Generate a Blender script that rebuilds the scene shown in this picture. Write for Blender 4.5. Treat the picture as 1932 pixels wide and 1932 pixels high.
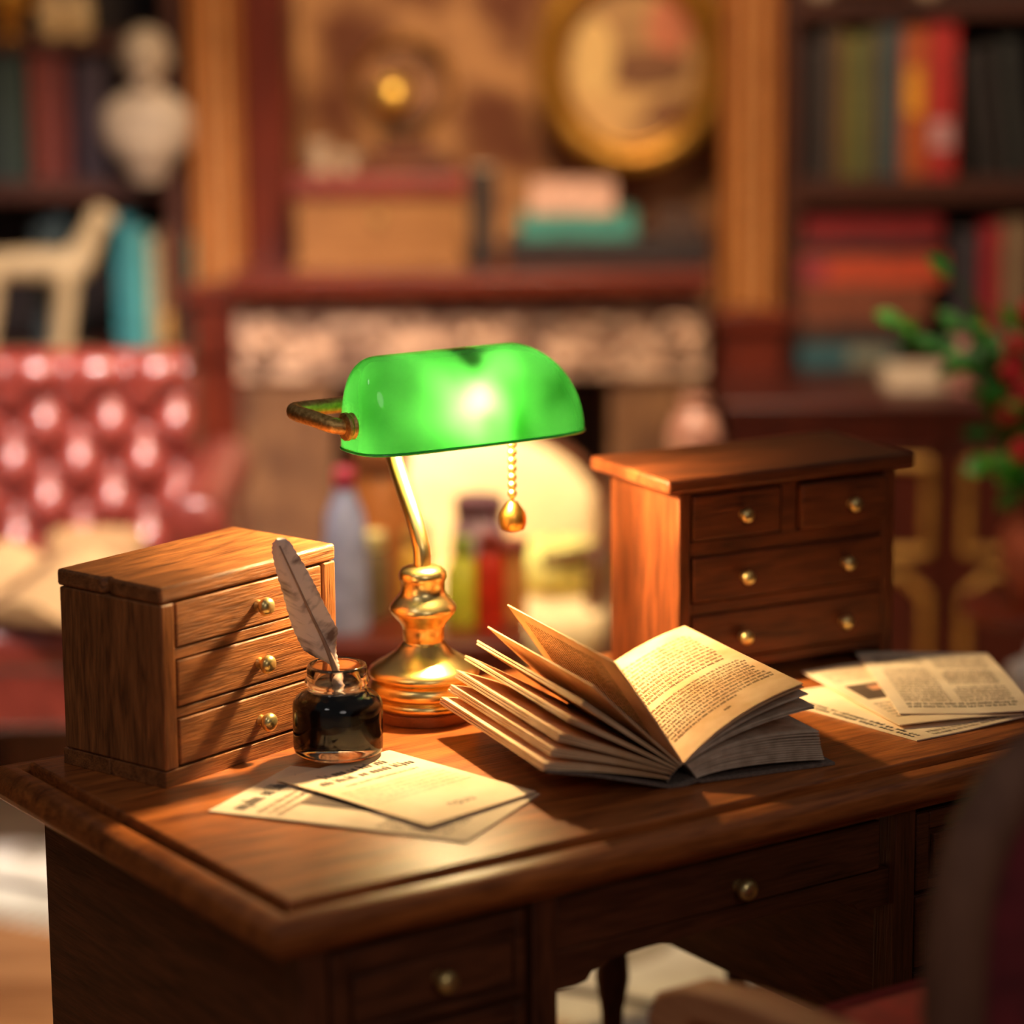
import bpy, bmesh, math, random
from mathutils import Vector, Matrix
import numpy as np
PI = math.pi
R = random.Random(7)
for ob in list(bpy.data.objects): bpy.data.objects.remove(ob)
scene = bpy.context.scene
COL = scene.collection

# ------------------------------------------------------------------ camera
ZD = 0.70                                   # height of the desk top
FPX = 5412.6; PITCH = math.radians(11.7603); ROLL = math.radians(-0.4693)
cp, sp, cr, sr = math.cos(PITCH), math.sin(PITCH), math.cos(ROLL), math.sin(ROLL)
CAM = Vector((0, 0, 1 + ZD))
FW = Vector((0, cp, -sp)); RT0 = Vector((1, 0, 0)); UP0 = Vector((0, sp, cp))
RT = cr*RT0 + sr*UP0; UP = -sr*RT0 + cr*UP0
cd = bpy.data.cameras.new('camera'); cam = bpy.data.objects.new('camera', cd); COL.objects.link(cam)
M = Matrix((RT, UP, -FW)).transposed().to_4x4(); M.translation = CAM
cam.matrix_world = M
cd.sensor_width = 36; cd.lens = FPX/1932*36; cd.clip_start = .05
cd.dof.use_dof = True; cd.dof.focus_distance = 3.50; cd.dof.aperture_fstop = (cd.lens/1000)/.085
scene.camera = cam
# ------------------------------------------------------------------ light
scene.view_settings.view_transform = 'Standard'; scene.view_settings.look = 'None'
scene.view_settings.gamma = 1; scene.view_settings.use_curve_mapping = False
scene.view_settings.exposure = 0.0
wd = bpy.data.worlds.new('world'); scene.world = wd; wd.use_nodes = True
wd.node_tree.nodes['Background'].inputs[0].default_value = (1, .92, .86, 1)
wd.node_tree.nodes['Background'].inputs[1].default_value = .085
def area(name, loc, target, size, energy, color, spread=180):
    l = bpy.data.lights.new(name, 'AREA'); l.shape = 'DISK'; l.size = size; l.energy = energy; l.color = color; l.spread = math.radians(spread)
    o = bpy.data.objects.new(name, l); COL.objects.link(o); o.location = loc
    o.rotation_euler = (Vector(target)-Vector(loc)).to_track_quat('-Z', 'Y').to_euler()
    return o
area('fill_light_front', (-1.3, 1.6, 3.0), (-.1, 3.3, .7), .5, 4, (1, .93, .90))  # added dim fill from the front left, not a room lamp
area('fill_light_camera_side', (1.1, -.7, 2.9), (.2, 3.0, .6), 1.3, 13, (1, .90, .86))  # soft fill added near the camera to lift the desk front
area('ceiling_light_armchair', (-.75, 3.7, 2.5), (-.88, 5.5, .72), .3, 11, (1, .86, .80), 44)
area('fill_light_mantel', (.0, 4.5, 2.9), (-.05, 6.4, 1.2), .5, 14, (1, .74, .44), 90)  # unseen area light added to brighten the mantel wall
area('ceiling_light_seat', (.15, 4.4, 2.6), (-.05, 5.5, .6), .3, 10, (1, .84, .62), 60)
area('fill_light_rug', (-1.35, 4.1, 2.9), (-.95, 5.0, 0), .4, 4, (1, .92, .84), 50)  # light added to lift the rug and floor, no known fixture
area('fill_light_shelves', (1.2, 4.2, 2.9), (1.1, 6.2, .9), .5, 7, (1, .76, .52), 100)  # area light added for the right bookcase, source unseen

# ------------------------------------------------------------------ materials
def lin(c):
    return tuple(((v/255)/12.92 if v/255 <= .04045 else (((v/255)+.055)/1.055)**2.4) for v in c) + (1,)
MATS = {}
def base_mat(name):
    m = bpy.data.materials.new(name); m.use_nodes = True
    nt = m.node_tree; return m, nt, nt.nodes['Principled BSDF']
def wood(name, dark, light, axis='X', scale=1.0, rough=.42, bump=.25, coat=.15):
    key = (name, axis)
    if key in MATS: return MATS[key]
    m, nt, b = base_mat(name+'_'+axis.lower()); N = nt.nodes; L = nt.links
    tc = N.new('ShaderNodeTexCoord'); mp = N.new('ShaderNodeMapping')
    oi = N.new('ShaderNodeObjectInfo'); ad = N.new('ShaderNodeVectorMath'); ad.operation = 'ADD'
    mu = N.new('ShaderNodeMath'); mu.operation = 'MULTIPLY'; mu.inputs[1].default_value = 7.3
    L.new(oi.outputs['Random'], mu.inputs[0]); L.new(tc.outputs['Object'], ad.inputs[0]); L.new(mu.outputs[0], ad.inputs[1])
    L.new(ad.outputs[0], mp.inputs[0])
    s = [9*scale]*3; s['XYZ'.index(axis)] = 1.4*scale
    mp.inputs['Scale'].default_value = s
    n1 = N.new('ShaderNodeTexNoise'); n1.inputs['Scale'].default_value = 3; n1.inputs['Detail'].default_value = 5; n1.inputs['Distortion'].default_value = .8
    L.new(mp.outputs[0], n1.inputs['Vector'])
    mp2 = N.new('ShaderNodeMapping'); s2 = [95*scale]*3; s2['XYZ'.index(axis)] = 5*scale; mp2.inputs['Scale'].default_value = s2
    L.new(ad.outputs[0], mp2.inputs[0])
    n2 = N.new('ShaderNodeTexNoise'); n2.inputs['Scale'].default_value = 2.2; n2.inputs['Detail'].default_value = 4
    L.new(mp2.outputs[0], n2.inputs['Vector'])
    mx = N.new('ShaderNodeMath'); mx.operation = 'MULTIPLY_ADD'; mx.inputs[1].default_value = .55
    mm = N.new('ShaderNodeMath'); mm.operation = 'MULTIPLY'; mm.inputs[1].default_value = .45
    L.new(n2.outputs['Fac'], mm.inputs[0]); L.new(n1.outputs['Fac'], mx.inputs[0]); L.new(mm.outputs[0], mx.inputs[2])
    rp = N.new('ShaderNodeValToRGB'); rp.color_ramp.elements[0].position = .33; rp.color_ramp.elements[1].position = .66
    rp.color_ramp.elements[0].color = lin(dark); rp.color_ramp.elements[1].color = lin(light)
    L.new(mx.outputs[0], rp.inputs[0]); L.new(rp.outputs[0], b.inputs['Base Color'])
    bp = N.new('ShaderNodeBump'); bp.inputs['Strength'].default_value = bump; bp.inputs['Distance'].default_value = .004
    L.new(n2.outputs['Fac'], bp.inputs['Height']); L.new(bp.outputs[0], b.inputs['Normal'])
    b.inputs['Roughness'].default_value = rough; b.inputs['Coat Weight'].default_value = coat; b.inputs['Coat Roughness'].default_value = .3
    b.inputs['Specular IOR Level'].default_value = .28
    MATS[key] = m; return m
def mottle(name, c1, c2, scale=12, rough=.6, metal=0, bump=0, detail=4, lo=.35, hi=.65, coat=0, spec=.5, stretch=(1, 1, 1)):
    if name in MATS: return MATS[name]
    m, nt, b = base_mat(name); N = nt.nodes; L = nt.links
    tc = N.new('ShaderNodeTexCoord'); mp = N.new('ShaderNodeMapping'); mp.inputs['Scale'].default_value = stretch
    n1 = N.new('ShaderNodeTexNoise'); n1.inputs['Scale'].default_value = scale; n1.inputs['Detail'].default_value = detail
    L.new(tc.outputs['Object'], mp.inputs[0]); L.new(mp.outputs[0], n1.inputs['Vector'])
    rp = N.new('ShaderNodeValToRGB'); rp.color_ramp.elements[0].position = lo; rp.color_ramp.elements[1].position = hi
    rp.color_ramp.elements[0].color = lin(c1); rp.color_ramp.elements[1].color = lin(c2)
    L.new(n1.outputs['Fac'], rp.inputs[0]); L.new(rp.outputs[0], b.inputs['Base Color'])
    b.inputs['Roughness'].default_value = rough; b.inputs['Metallic'].default_value = metal
    b.inputs['Coat Weight'].default_value = coat; b.inputs['Specular IOR Level'].default_value = spec
    if bump:
        bp = N.new('ShaderNodeBump'); bp.inputs['Strength'].default_value = bump; bp.inputs['Distance'].default_value = .004
        L.new(n1.outputs['Fac'], bp.inputs['Height']); L.new(bp.outputs[0], b.inputs['Normal'])
    MATS[name] = m; return m
def plain(name, c, rough=.6, metal=0, coat=0, var=.12, scale=30):
    c2 = tuple(min(255, v*(1+var)) for v in c); c1 = tuple(v*(1-var) for v in c)
    return mottle(name, c1, c2, scale, rough, metal, 0, 3, .3, .7, coat)

DK, LT = (74, 32, 14), (142, 74, 32)
def deskwood(a): return wood('mahogany_wood', (100, 48, 22), (200, 114, 54), a, 1.6, .34, .22, .25)
def darkwood(a): return wood('dark_mahogany_wood', (66, 36, 22), (124, 70, 42), a, 1.8, .42, .22, .04)
def walnut(a): return wood('walnut_wood', (88, 52, 30), (180, 112, 62), a, 2.6, .40, .45, .06)
def chestwood(a): return wood('chestnut_wood', (68, 34, 18), (132, 68, 34), a, 1.8, .42, .22, .04)
def casewood(a): return wood('bookcase_wood', (48, 22, 14), (84, 42, 26), a, 1.0, .5, .1, .1)
def redwood(a): return wood('red_mahogany_wood', (70, 22, 11), (116, 42, 20), a, 1.0, .38, .1, .2)
def rosewood(a): return wood('rosewood', (48, 16, 10), (82, 30, 17), a, 1.0, .38, .1, .15)
def oak(a): return wood('honey_oak_wood', (136, 76, 32), (172, 104, 48), a, 1.0, .45, .1, .1)
BRASS = mottle('polished_brass', (240, 204, 124), (252, 224, 150), 14, .3, 1)
BRASS_OLD = mottle('aged_brass', (190, 146, 84), (236, 192, 120), 160, .5, 1, .25)
KNOB = mottle('knob_brass', (226, 194, 122), (244, 218, 150), 40, .3, .88)
GOLD = mottle('gilt_gold', (164, 108, 34), (206, 148, 60), 30, .4, .7)
PAPER = mottle('old_paper', (232, 200, 160), (250, 222, 188), 9, .8, spec=.2)
PAPER2 = mottle('grey_newsprint', (224, 198, 168), (240, 216, 186), 14, .85, spec=.2)
PAGE = mottle('aged_page', (220, 170, 120), (246, 206, 162), 16, .8, spec=.2, lo=.3, hi=.6)
PAGE_EDGE = mottle('page_edges', (196, 170, 144), (226, 202, 176), 60, .85, spec=.2)
INK_PRINT = plain('printed_ink', (104, 70, 40), .9)
INK_BLACK = plain('black_print', (66, 54, 50), .9)
INK_GREY = plain('faded_print', (150, 128, 108), .9)

def glass_mat():
    m, nt, b = base_mat('clear_glass'); b.inputs['Base Color'].default_value = (1, .97, .92, 1)
    b.inputs['Transmission Weight'].default_value = 1; b.inputs['Roughness'].default_value = 0; b.inputs['IOR'].default_value = 1.46
    return m
GLASS = glass_mat()
def ink_mat():
    m, nt, b = base_mat('black_ink'); b.inputs['Base Color'].default_value = (.006, .005, .006, 1)
    b.inputs['Roughness'].default_value = .06; b.inputs['Specular IOR Level'].default_value = .1; return m
INK = ink_mat()
def shade_mat():
    m, nt, b = base_mat('green_lamp_glass'); N = nt.nodes; L = nt.links; N.remove(b)
    out = N['Material Output']
    tc = N.new('ShaderNodeTexCoord'); n = N.new('ShaderNodeTexNoise'); n.inputs['Scale'].default_value = 12; n.inputs['Detail'].default_value = 1
    L.new(tc.outputs['Object'], n.inputs['Vector'])
    rp = N.new('ShaderNodeValToRGB'); rp.color_ramp.elements[0].position = .3; rp.color_ramp.elements[1].position = .7
    rp.color_ramp.elements[0].color = (.0005, .0085, .0006, 1); rp.color_ramp.elements[1].color = (.0038, .030, .0058, 1)
    L.new(n.outputs['Fac'], rp.inputs[0])
    tr = N.new('ShaderNodeBsdfTranslucent'); df = N.new('ShaderNodeBsdfDiffuse'); df.inputs[0].default_value = (.004, .10, .012, 1)
    L.new(rp.outputs[0], tr.inputs[0])
    m1 = N.new('ShaderNodeMixShader')
    # opal white lining on the inside, green glass outside
    ge = N.new('ShaderNodeNewGeometry'); mr = N.new('ShaderNodeMix'); mr.data_type = 'RGBA'
    mr.inputs['A'].default_value = (.004, .10, .012, 1); mr.inputs['B'].default_value = (.34, .29, .20, 1)
    L.new(ge.outputs['Backfacing'], mr.inputs['Factor']); L.new(mr.outputs['Result'], df.inputs[0])
    mf = N.new('ShaderNodeMapRange'); mf.inputs[3].default_value = .25; mf.inputs[4].default_value = .55
    L.new(ge.outputs['Backfacing'], mf.inputs[0]); L.new(mf.outputs[0], m1.inputs[0])
    L.new(tr.outputs[0], m1.inputs[1]); L.new(df.outputs[0], m1.inputs[2])
    gl = N.new('ShaderNodeBsdfGlossy'); gl.inputs['Roughness'].default_value = .06
    fr = N.new('ShaderNodeFresnel'); fr.inputs[0].default_value = 1.45
    m2 = N.new('ShaderNodeMixShader'); L.new(fr.outputs[0], m2.inputs[0]); L.new(m1.outputs[0], m2.inputs[1]); L.new(gl.outputs[0], m2.inputs[2])
    L.new(m2.outputs[0], out.inputs[0]); return m
SHADE = shade_mat()
def emit_mat(name, c, s):
    m, nt, b = base_mat(name); b.inputs['Base Color'].default_value = (*c, 1)
    b.inputs['Emission Color'].default_value = (*c, 1); b.inputs['Emission Strength'].default_value = s; return m

# ------------------------------------------------------------------ mesh helpers
class MB:
    def __init__(s): s.b = bmesh.new()
    def _mi(s, faces, mi, sm):
        for f in faces: f.material_index = mi; f.smooth = sm
    def box(s, x0, x1, y0, y1, z0, z1, mi=0, M=None):
        vs = [s.b.verts.new((x, y, z)) for z in (z0, z1) for y in (y0, y1) for x in (x0, x1)]
        if M is not None:
            for v in vs: v.co = M @ v.co
        q = [(0, 2, 3, 1), (4, 5, 7, 6), (0, 1, 5, 4), (2, 6, 7, 3), (0, 4, 6, 2), (1, 3, 7, 5)]
        fs = [s.b.faces.new([vs[i] for i in f]) for f in q]
        s._mi(fs, mi, False); return s
    def grid(s, fn, nu, nv, mi=0, cu=False, cv=False, smooth=True):
        g = [[s.b.verts.new(fn(i/(nu if cu else nu-1), j/(nv if cv else nv-1))) for j in range(nv)] for i in range(nu)]
        fs = []
        for i in range(nu if cu else nu-1):
            for j in range(nv if cv else nv-1):
                a, b_, c, d = g[i][j], g[(i+1) % nu][j], g[(i+1) % nu][(j+1) % nv], g[i][(j+1) % nv]
                try: fs.append(s.b.faces.new((a, b_, c, d)))
                except ValueError: pass
        s._mi(fs, mi, smooth); return g
    def lathe(s, prof, c=(0, 0, 0), n=40, mi=0, axis='Z', M=None):
        def P(r, h, a):
            if axis == 'Z': v = Vector((r*math.cos(a), r*math.sin(a), h))
            elif axis == 'X': v = Vector((h, r*math.cos(a), r*math.sin(a)))
            else: v = Vector((r*math.sin(a), h, r*math.cos(a)))
            v = v + Vector(c)
            return M @ v if M is not None else v
        rings = []
        for r, h in prof:
            if r < 1e-6: rings.append([s.b.verts.new(P(0, h, 0))])
            else: rings.append([s.b.verts.new(P(r, h, 2*PI*k/n)) for k in range(n)])
        fs = []
        for A, B in zip(rings, rings[1:]):
            for k in range(n):
                k2 = (k+1) % n
                if len(A) == 1 and len(B) == 1: continue
                if len(A) == 1: f = (A[0], B[k], B[k2])
                elif len(B) == 1: f = (A[k], B[0], A[k2])
                else: f = (A[k], B[k], B[k2], A[k2])
                try: fs.append(s.b.faces.new(f))
                except ValueError: pass
        s._mi(fs, mi, True); return s
    def tube(s, pts, r, n=12, mi=0, cap=True, smoothpath=0):
        pts = [Vector(p) for p in pts]
        rr = r if isinstance(r, (list, tuple)) else [r]*len(pts)
        if smoothpath:
            new = []; nr = []
            for i in range(len(pts)-1):
                p0 = pts[max(i-1, 0)]; p1 = pts[i]; p2 = pts[i+1]; p3 = pts[min(i+2, len(pts)-1)]
                for k in range(smoothpath):
                    t = k/smoothpath
                    new.append(.5*((2*p1)+(-p0+p2)*t+(2*p0-5*p1+4*p2-p3)*t*t+(-p0+3*p1-3*p2+p3)*t**3)); nr.append(rr[i]*(1-t)+rr[i+1]*t)
            new.append(pts[-1]); nr.append(rr[-1]); pts, rr = new, nr
        rings = []; up = None
        for i, p in enumerate(pts):
            d = (pts[min(i+1, len(pts)-1)]-pts[max(i-1, 0)]).normalized()
            if up is None: up = d.orthogonal().normalized()
            up = (up-d*up.dot(d)).normalized(); w = d.cross(up)
            rings.append([s.b.verts.new(p+rr[i]*(math.cos(2*PI*k/n)*up+math.sin(2*PI*k/n)*w)) for k in range(n)])
        fs = []
        for A, B in zip(rings, rings[1:]):
            for k in range(n): fs.append(s.b.faces.new((A[k], A[(k+1) % n], B[(k+1) % n], B[k])))
        if cap:
            fs.append(s.b.faces.new(rings[0][::-1])); fs.append(s.b.faces.new(rings[-1]))
        s._mi(fs, mi, True); return s
    def ball(s, c, r, mi=0, nu=20, nv=12, e1=1, e2=1, M=None):
        c = Vector(c); r = (r, r, r) if not isinstance(r, (tuple, list)) else r
        sg = lambda v, e: math.copysign(abs(v)**e, v)
        def fn(u, v):
            a = 2*PI*u; b = -PI/2+PI*(.001+.998*v)
            p = Vector((r[0]*sg(math.cos(b), e1)*sg(math.cos(a), e2), r[1]*sg(math.cos(b), e1)*sg(math.sin(a), e2), r[2]*sg(math.sin(b), e1)))
            p = (M @ p if M is not None else p)+c
            return p
        s.grid(fn, nu, nv, mi, cu=True); return s
    def prism(s, poly, fn, t0, t1, mi=0, smooth=False):
        """polygon in 2-D extruded from t0 to t1, fn(x,y,t) -> point"""
        a = [s.b.verts.new(fn(x, y, t0)) for x, y in poly]; b = [s.b.verts.new(fn(x, y, t1)) for x, y in poly]
        fs = [s.b.faces.new(a), s.b.faces.new(b[::-1])]
        n = len(poly)
        for k in range(n): fs.append(s.b.faces.new((a[k], b[k], b[(k+1) % n], a[(k+1) % n])))
        s._mi(fs, mi, smooth); return s
    def quad(s, ps, mi=0):
        f = s.b.faces.new([s.b.verts.new(p) for p in ps]); f.material_index = mi; return s
def finish(o, parent):
    COL.objects.link(o)
    if parent is not None: o.parent = parent
    return o
def obj(name, mb, mats, parent=None, bevel=0, angle=40, subsurf=0):
    me = bpy.data.meshes.new(name); bmesh.ops.recalc_face_normals(mb.b, faces=mb.b.faces[:]); mb.b.to_mesh(me); mb.b.free()
    for m in (mats if isinstance(mats, (list, tuple)) else [mats]): me.materials.append(m)
    me.set_sharp_from_angle(angle=math.radians(angle))
    o = bpy.data.objects.new(name, me); finish(o, parent)
    if bevel:
        b = o.modifiers.new('bevel', 'BEVEL'); b.width = bevel; b.segments = 3; b.limit_method = 'ANGLE'; b.angle_limit = math.radians(50)
    if subsurf:
        m = o.modifiers.new('subd', 'SUBSURF'); m.levels = m.render_levels = subsurf
    return o
def tag(o, label, cat, group=None, kind=None):
    o['label'] = label; o['category'] = cat
    if group: o['group'] = group
    if kind: o['kind'] = kind
    return o
def thing(name, label, cat, loc=(0, 0, 0), rz=0, group=None):
    o = bpy.data.objects.new(name, None); COL.objects.link(o); o.empty_display_size = .05
    o.location = loc; o.rotation_euler = (0, 0, rz); tag(o, label, cat, group); return o
def struct(name, mb, mats, **k):
    o = obj(name, mb, mats, **k); o['kind'] = 'structure'; return o
def at(u, v, y):
    """the point of the room seen at (u,v) of the photograph that lies in the plane at depth y"""
    d = FW+RT*((u-966)/FPX)-UP*((v-966)/FPX)
    return CAM+d*(y/d.y)
def X(u, y, v=500): return at(u, v, y).x
def Z(v, y, u=966): return at(u, v, y).z

# ------------------------------------------------------------------ the room
WALL_Y = 6.62
m = MB(); m.box(-4, 4, -1, 8, -.05, 0); struct('floor', m, wood('floor_wood', (160, 104, 64), (222, 160, 108), 'X', .5, .45, .1, .1))
def paper_mat():
    m, nt, b = base_mat('damask_wallpaper'); N = nt.nodes; L = nt.links
    tc = N.new('ShaderNodeTexCoord'); v = N.new('ShaderNodeTexVoronoi'); v.inputs['Scale'].default_value = 6; v.feature = 'SMOOTH_F1'
    n = N.new('ShaderNodeTexNoise'); n.inputs['Scale'].default_value = 14; n.inputs['Detail'].default_value = 3
    L.new(tc.outputs['Object'], v.inputs['Vector']); L.new(tc.outputs['Object'], n.inputs['Vector'])
    a = N.new('ShaderNodeMath'); a.operation = 'MULTIPLY'; L.new(v.outputs['Distance'], a.inputs[0]); L.new(n.outputs['Fac'], a.inputs[1])
    rp = N.new('ShaderNodeValToRGB'); rp.color_ramp.elements[0].position = .1; rp.color_ramp.elements[1].position = .32
    rp.color_ramp.elements[0].color = lin((112, 56, 24)); rp.color_ramp.elements[1].color = lin((206, 146, 92))
    L.new(a.outputs[0], rp.inputs[0]); L.new(rp.outputs[0], b.inputs['Base Color']); b.inputs['Roughness'].default_value = .7
    return m
m = MB(); m.box(-4, 4, WALL_Y, WALL_Y+.1, 0, 3.2); struct('wall_back', m, paper_mat())
m = MB(); m.box(-4.1, -4, -1, 8, 0, 3.2); struct('wall_left', m, plain('wall_paint', (120, 84, 56), .8))
m = MB(); m.box(4, 4.1, -1, 8, 0, 3.2); struct('wall_right', m, plain('wall_paint', (120, 84, 56), .8))

# fluted pilasters either side of the alcove
def pilaster(name, u0, u1, y, vbase, wbase):
    x0, x1 = X(u0, y), X(u1, y); zb = Z(vbase, y); m = MB()
    w = x1-x0; n = 3
    m.box(x0, x1, y+.02, y+.12, zb, 2.7)
    m.box(x0, x0+w*.14, y, y+.02, zb, 2.7); m.box(x1-w*.14, x1, y, y+.02, zb, 2.7)
    for k in range(n):
        a = x0+w*(.22+.2*k)
        m.tube([(a+w*.08, y+.022, zb+.01), (a+w*.08, y+.022, 2.7)], w*.085, 10)
    for a in (.37, .67): m.tube([(x0+w*a, y+.008, zb+.01), (x0+w*a, y+.008, 2.7)], w*.05, 8, 2)  # lighter bead colour paints in the highlight lines of the fluting
    m.box(x0-wbase, x1+wbase, y-.03, y+.14, zb-.16, zb, 1); m.box(x0-wbase-.015, x1+wbase+.015, y-.05, y+.14, zb-.03, zb+.004, 1)
    m.box(x0-wbase*.4, x1+wbase*.4, y-.01, y+.14, 0, zb-.16, 1)
    return struct(name, m, [oak('Z'), redwood('Z'), plain('bead_highlight', (206, 146, 92), .4)], bevel=.003)
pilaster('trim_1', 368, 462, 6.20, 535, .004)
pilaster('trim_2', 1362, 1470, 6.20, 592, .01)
# dark red timber lining on the left of the alcove
m = MB(); m.box(X(462, 6.3), X(552, 6.3), 6.28, 6.60, Z(520, 6.28), 2.7); struct('trim_3', m, redwood('Z'), bevel=.004)

# ------------------------------------------------------------------ fireplace
fp = thing('fireplace', 'fireplace with red-brown wooden mantel shelf over carved stone frieze', 'fireplace', (0, 6.0, 0))
FY = 6.0
def loc_(m_): return m_
x0, x1 = X(428, FY), X(1345, FY)
zt, zb = Z(519, FY), Z(563, FY)
m = MB(); m.box(x0, x1, 0, WALL_Y-FY, zb+.012, zt); m.box(x0+.02, x1-.02, .02, .3, zb-.01, zb+.012)
obj('mantel_shelf', m, redwood('X'), fp, bevel=.006)
STONE = mottle('carved_stone', (100, 66, 50), (214, 170, 138), 22, .55, 0, .5, 3, .35, .62)
zf = Z(722, FY)
m = MB(); m.box(x0+.01, x1-.01, .08, .5, zf, zb-.01)
rr = random.Random(3)
for k in range(46):
    x = x0+.05+(x1-x0-.1)*(k % 23)/22; z = zf+(.05 if k < 23 else .115)+rr.uniform(-.012, .012)
    m.ball((x+rr.uniform(-.01, .01), .08, z), (rr.uniform(.016, .03), .02, rr.uniform(.014, .026)), 0, 10, 6)
for xx in (x0+.07, (x0+x1)/2, x1-.07):
    for a in range(8): m.ball((xx+.036*math.cos(a*PI/4), .07, zf+.085+.036*math.sin(a*PI/4)), (.017, .02, .017), 0, 10, 6)
    m.ball((xx, .065, zf+.085), (.022, .03, .022), 0, 12, 8)
obj('frieze', m, STONE, fp)
JAMB = mottle('brown_stone', (88, 54, 32), (132, 90, 56), 10, .6, 0, .2)
for a, b in ((x0+.01, x0+.21), (x1-.21, x1-.01)):
    m = MB(); m.box(a, b, .1, .5, 0, zf); w = b-a
    for k in range(3): m.tube([(a+w*(.2+.3*k), .1, .1), (a+w*(.2+.3*k), .1, zf-.02)], w*.10, 10)
    obj('jamb', m, JAMB, fp)
m = MB(); m.box(x0+.21, x1-.21, .42, .5, 0, zf); obj('firebox', m, plain('soot', (44, 30, 26), .9), fp)
m = MB(); m.box(x0+.02, x1-.04, -.12, .1, 0, .03); obj('hearth', m, JAMB, fp, bevel=.004)

# ------------------------------------------------------------------ bookcases
SHY = 6.24
def bookcase(name, label, xa, xb, zs, zbot):
    t = thing(name, label, 'bookcase', ((xa+xb)/2, SHY, 0)); w = (xb-xa)/2
    for s in (-1, 1):
        m = MB(); m.box(s*w-.02, s*w+.02, 0, WALL_Y-SHY, zbot, 2.7); obj('side_panel', m, casewood('Z'), t, bevel=.002)
    m = MB(); m.box(-w+.02, w-.02, WALL_Y-SHY-.03, WALL_Y-SHY, zbot, 2.7); obj('back_panel', m, plain('case_back', (40, 24, 18), .7), t)
    for a, b in zs:
        m = MB(); m.box(-w+.02, w-.02, .004, WALL_Y-SHY-.03, b, a); obj('shelf', m, casewood('X'), t, bevel=.003)
    return t
zL = [(Z(66, SHY), Z(88, SHY)), (Z(336, SHY), Z(372, SHY)), (Z(664, SHY), Z(690, SHY)), (.30, .27)]
bookcase('bookcase', 'dark wooden bookcase on the left behind the tufted red armchair', -2.1, X(364, SHY)-.03, zL, 0)
CT = Z(704, SHY)                       # top of the cupboard on the right
zR = [(Z(6, SHY), Z(40, SHY)), (Z(344, SHY), Z(390, SHY))]
bookcase('bookcase', 'dark wooden bookcase on the right above the gold-trimmed cupboard', X(1490, SHY)+.0, 2.4, zR, CT)

# cupboard with gold-trimmed doors under the right bookcase
CY = 5.84
cw0, cw1 = X(1362, CY, 760), 2.4
cb = thing('cupboard', 'red-brown cupboard with gold-trimmed panel doors below the right bookcase', 'cupboard', (cw0, CY, 0))
W_ = cw1-cw0
m = MB(); m.box(0, W_, -.02, SHY-CY-.001, CT-.03, CT); obj('top', m, rosewood('X'), cb, bevel=.006)
ztop = CT-.03; zdoor = Z(856, CY)
m = MB(); m.box(.02, W_, .02, SHY-CY-.001, .05, ztop); m.box(.01, W_, 0, .02, zdoor+.02, ztop); obj('carcass', m, rosewood('Z'), cb, bevel=.003)
GT = mottle('gilt_trim', (140, 98, 40), (196, 146, 70), 30, .5, .5)
seams = [X(1545, CY)-cw0, X(1797, CY)-cw0, X(2060, CY)-cw0]
edges = [.03]+seams+[W_]
for a, b in zip(edges, edges[1:]):
    d = MB(); d.box(a+.012, b-.012, -.005, .02, .06, zdoor); door = obj('door', d, rosewood('Z'), cb, bevel=.003)
    for za, zc, ch in ((Z(1047, CY), zdoor-.025, .0), (.1, Z(1088, CY), .05)):
        xa, xb = a+.04, b-.04; g = MB(); yy = -.008; r = .011
        pts = [(xa, yy, za), (xa, yy, zc-ch), (xa+ch, yy, zc), (xb-ch, yy, zc), (xb, yy, zc-ch), (xb, yy, za), (xa, yy, za)]
        for p, q in zip(pts, pts[1:]):
            if (Vector(p)-Vector(q)).length > 1e-4: g.tube([p, q], r, 8)
        obj('gilt_trim', g, GT, door)

# ------------------------------------------------------------------ books
def book(u0, u1, vt, zb, y, col, label, depth=.17, lean=0, band=None, flat=False, lab=None, group='books standing in the bookcases'):
    xa, xb = X(u0, y, (vt+300)/2), X(u1, y, (vt+300)/2); w = xb-xa; h = Z(vt, y)-zb if not flat else None
    if flat: h = flat
    nm = 'book'
    t = thing(nm, label, 'book', ((xa+xb)/2, y, zb), 0, group)
    t.rotation_euler = (0, lean, 0)
    cm = plain('cloth_%d_%d_%d' % col, col, .55); th = .004
    m = MB(); g = MB()
    if not flat:
        m.box(-w/2, -w/2+th, 0, depth, 0, h); m.box(w/2-th, w/2, 0, depth, 0, h); m.box(-w/2+th, w/2-th, 0, th, 0, h)
        for q in (.12, .3, .72, .88): m.box(-w/2, w/2, -.003, 0, h*q, h*q+.006)
        g.box(-w/2+th, w/2-th, th, depth-.006, .004, h-.006)
        if lab: s = MB(); s.box(-w*.36, w*.36, -.005, 0, h*lab[0], h*lab[1])
    else:
        m.box(-w/2, w/2, 0, depth, 0, th); m.box(-w/2, w/2, 0, depth, h-th, h); m.box(-w/2, w/2, 0, th, th, h-th)
        for q in (.15, .32, .7, .85): m.box(-w/2+w*q, -w/2+w*q+.008, -.003, 0, 0, h)
        g.box(-w/2+.006, w/2-.006, th, depth-.006, th, h-th)
        if lab: s = MB(); s.box(-w/2+w*lab[0], -w/2+w*lab[1], -.005, 0, h*.15, h*.85)
    obj('cover', m, cm, t, bevel=.0015); obj('pages', g, PAGE_EDGE, t)
    if lab: o = obj('spine_label', s, plain('label_%d_%d_%d' % lab[2], lab[2], .6), t); o['label'] = lab[3]
    return t
BY = 6.27
z2 = zL[1][0]; z3 = zL[2][0]
book(-60, 2, 95, z2, BY, (34, 42, 38), 'black-green book at the left edge of the upper shelf')
book(4, 46, 90, z2, BY, (46, 58, 48), 'dark green book between black-green and red-brown books')
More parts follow.
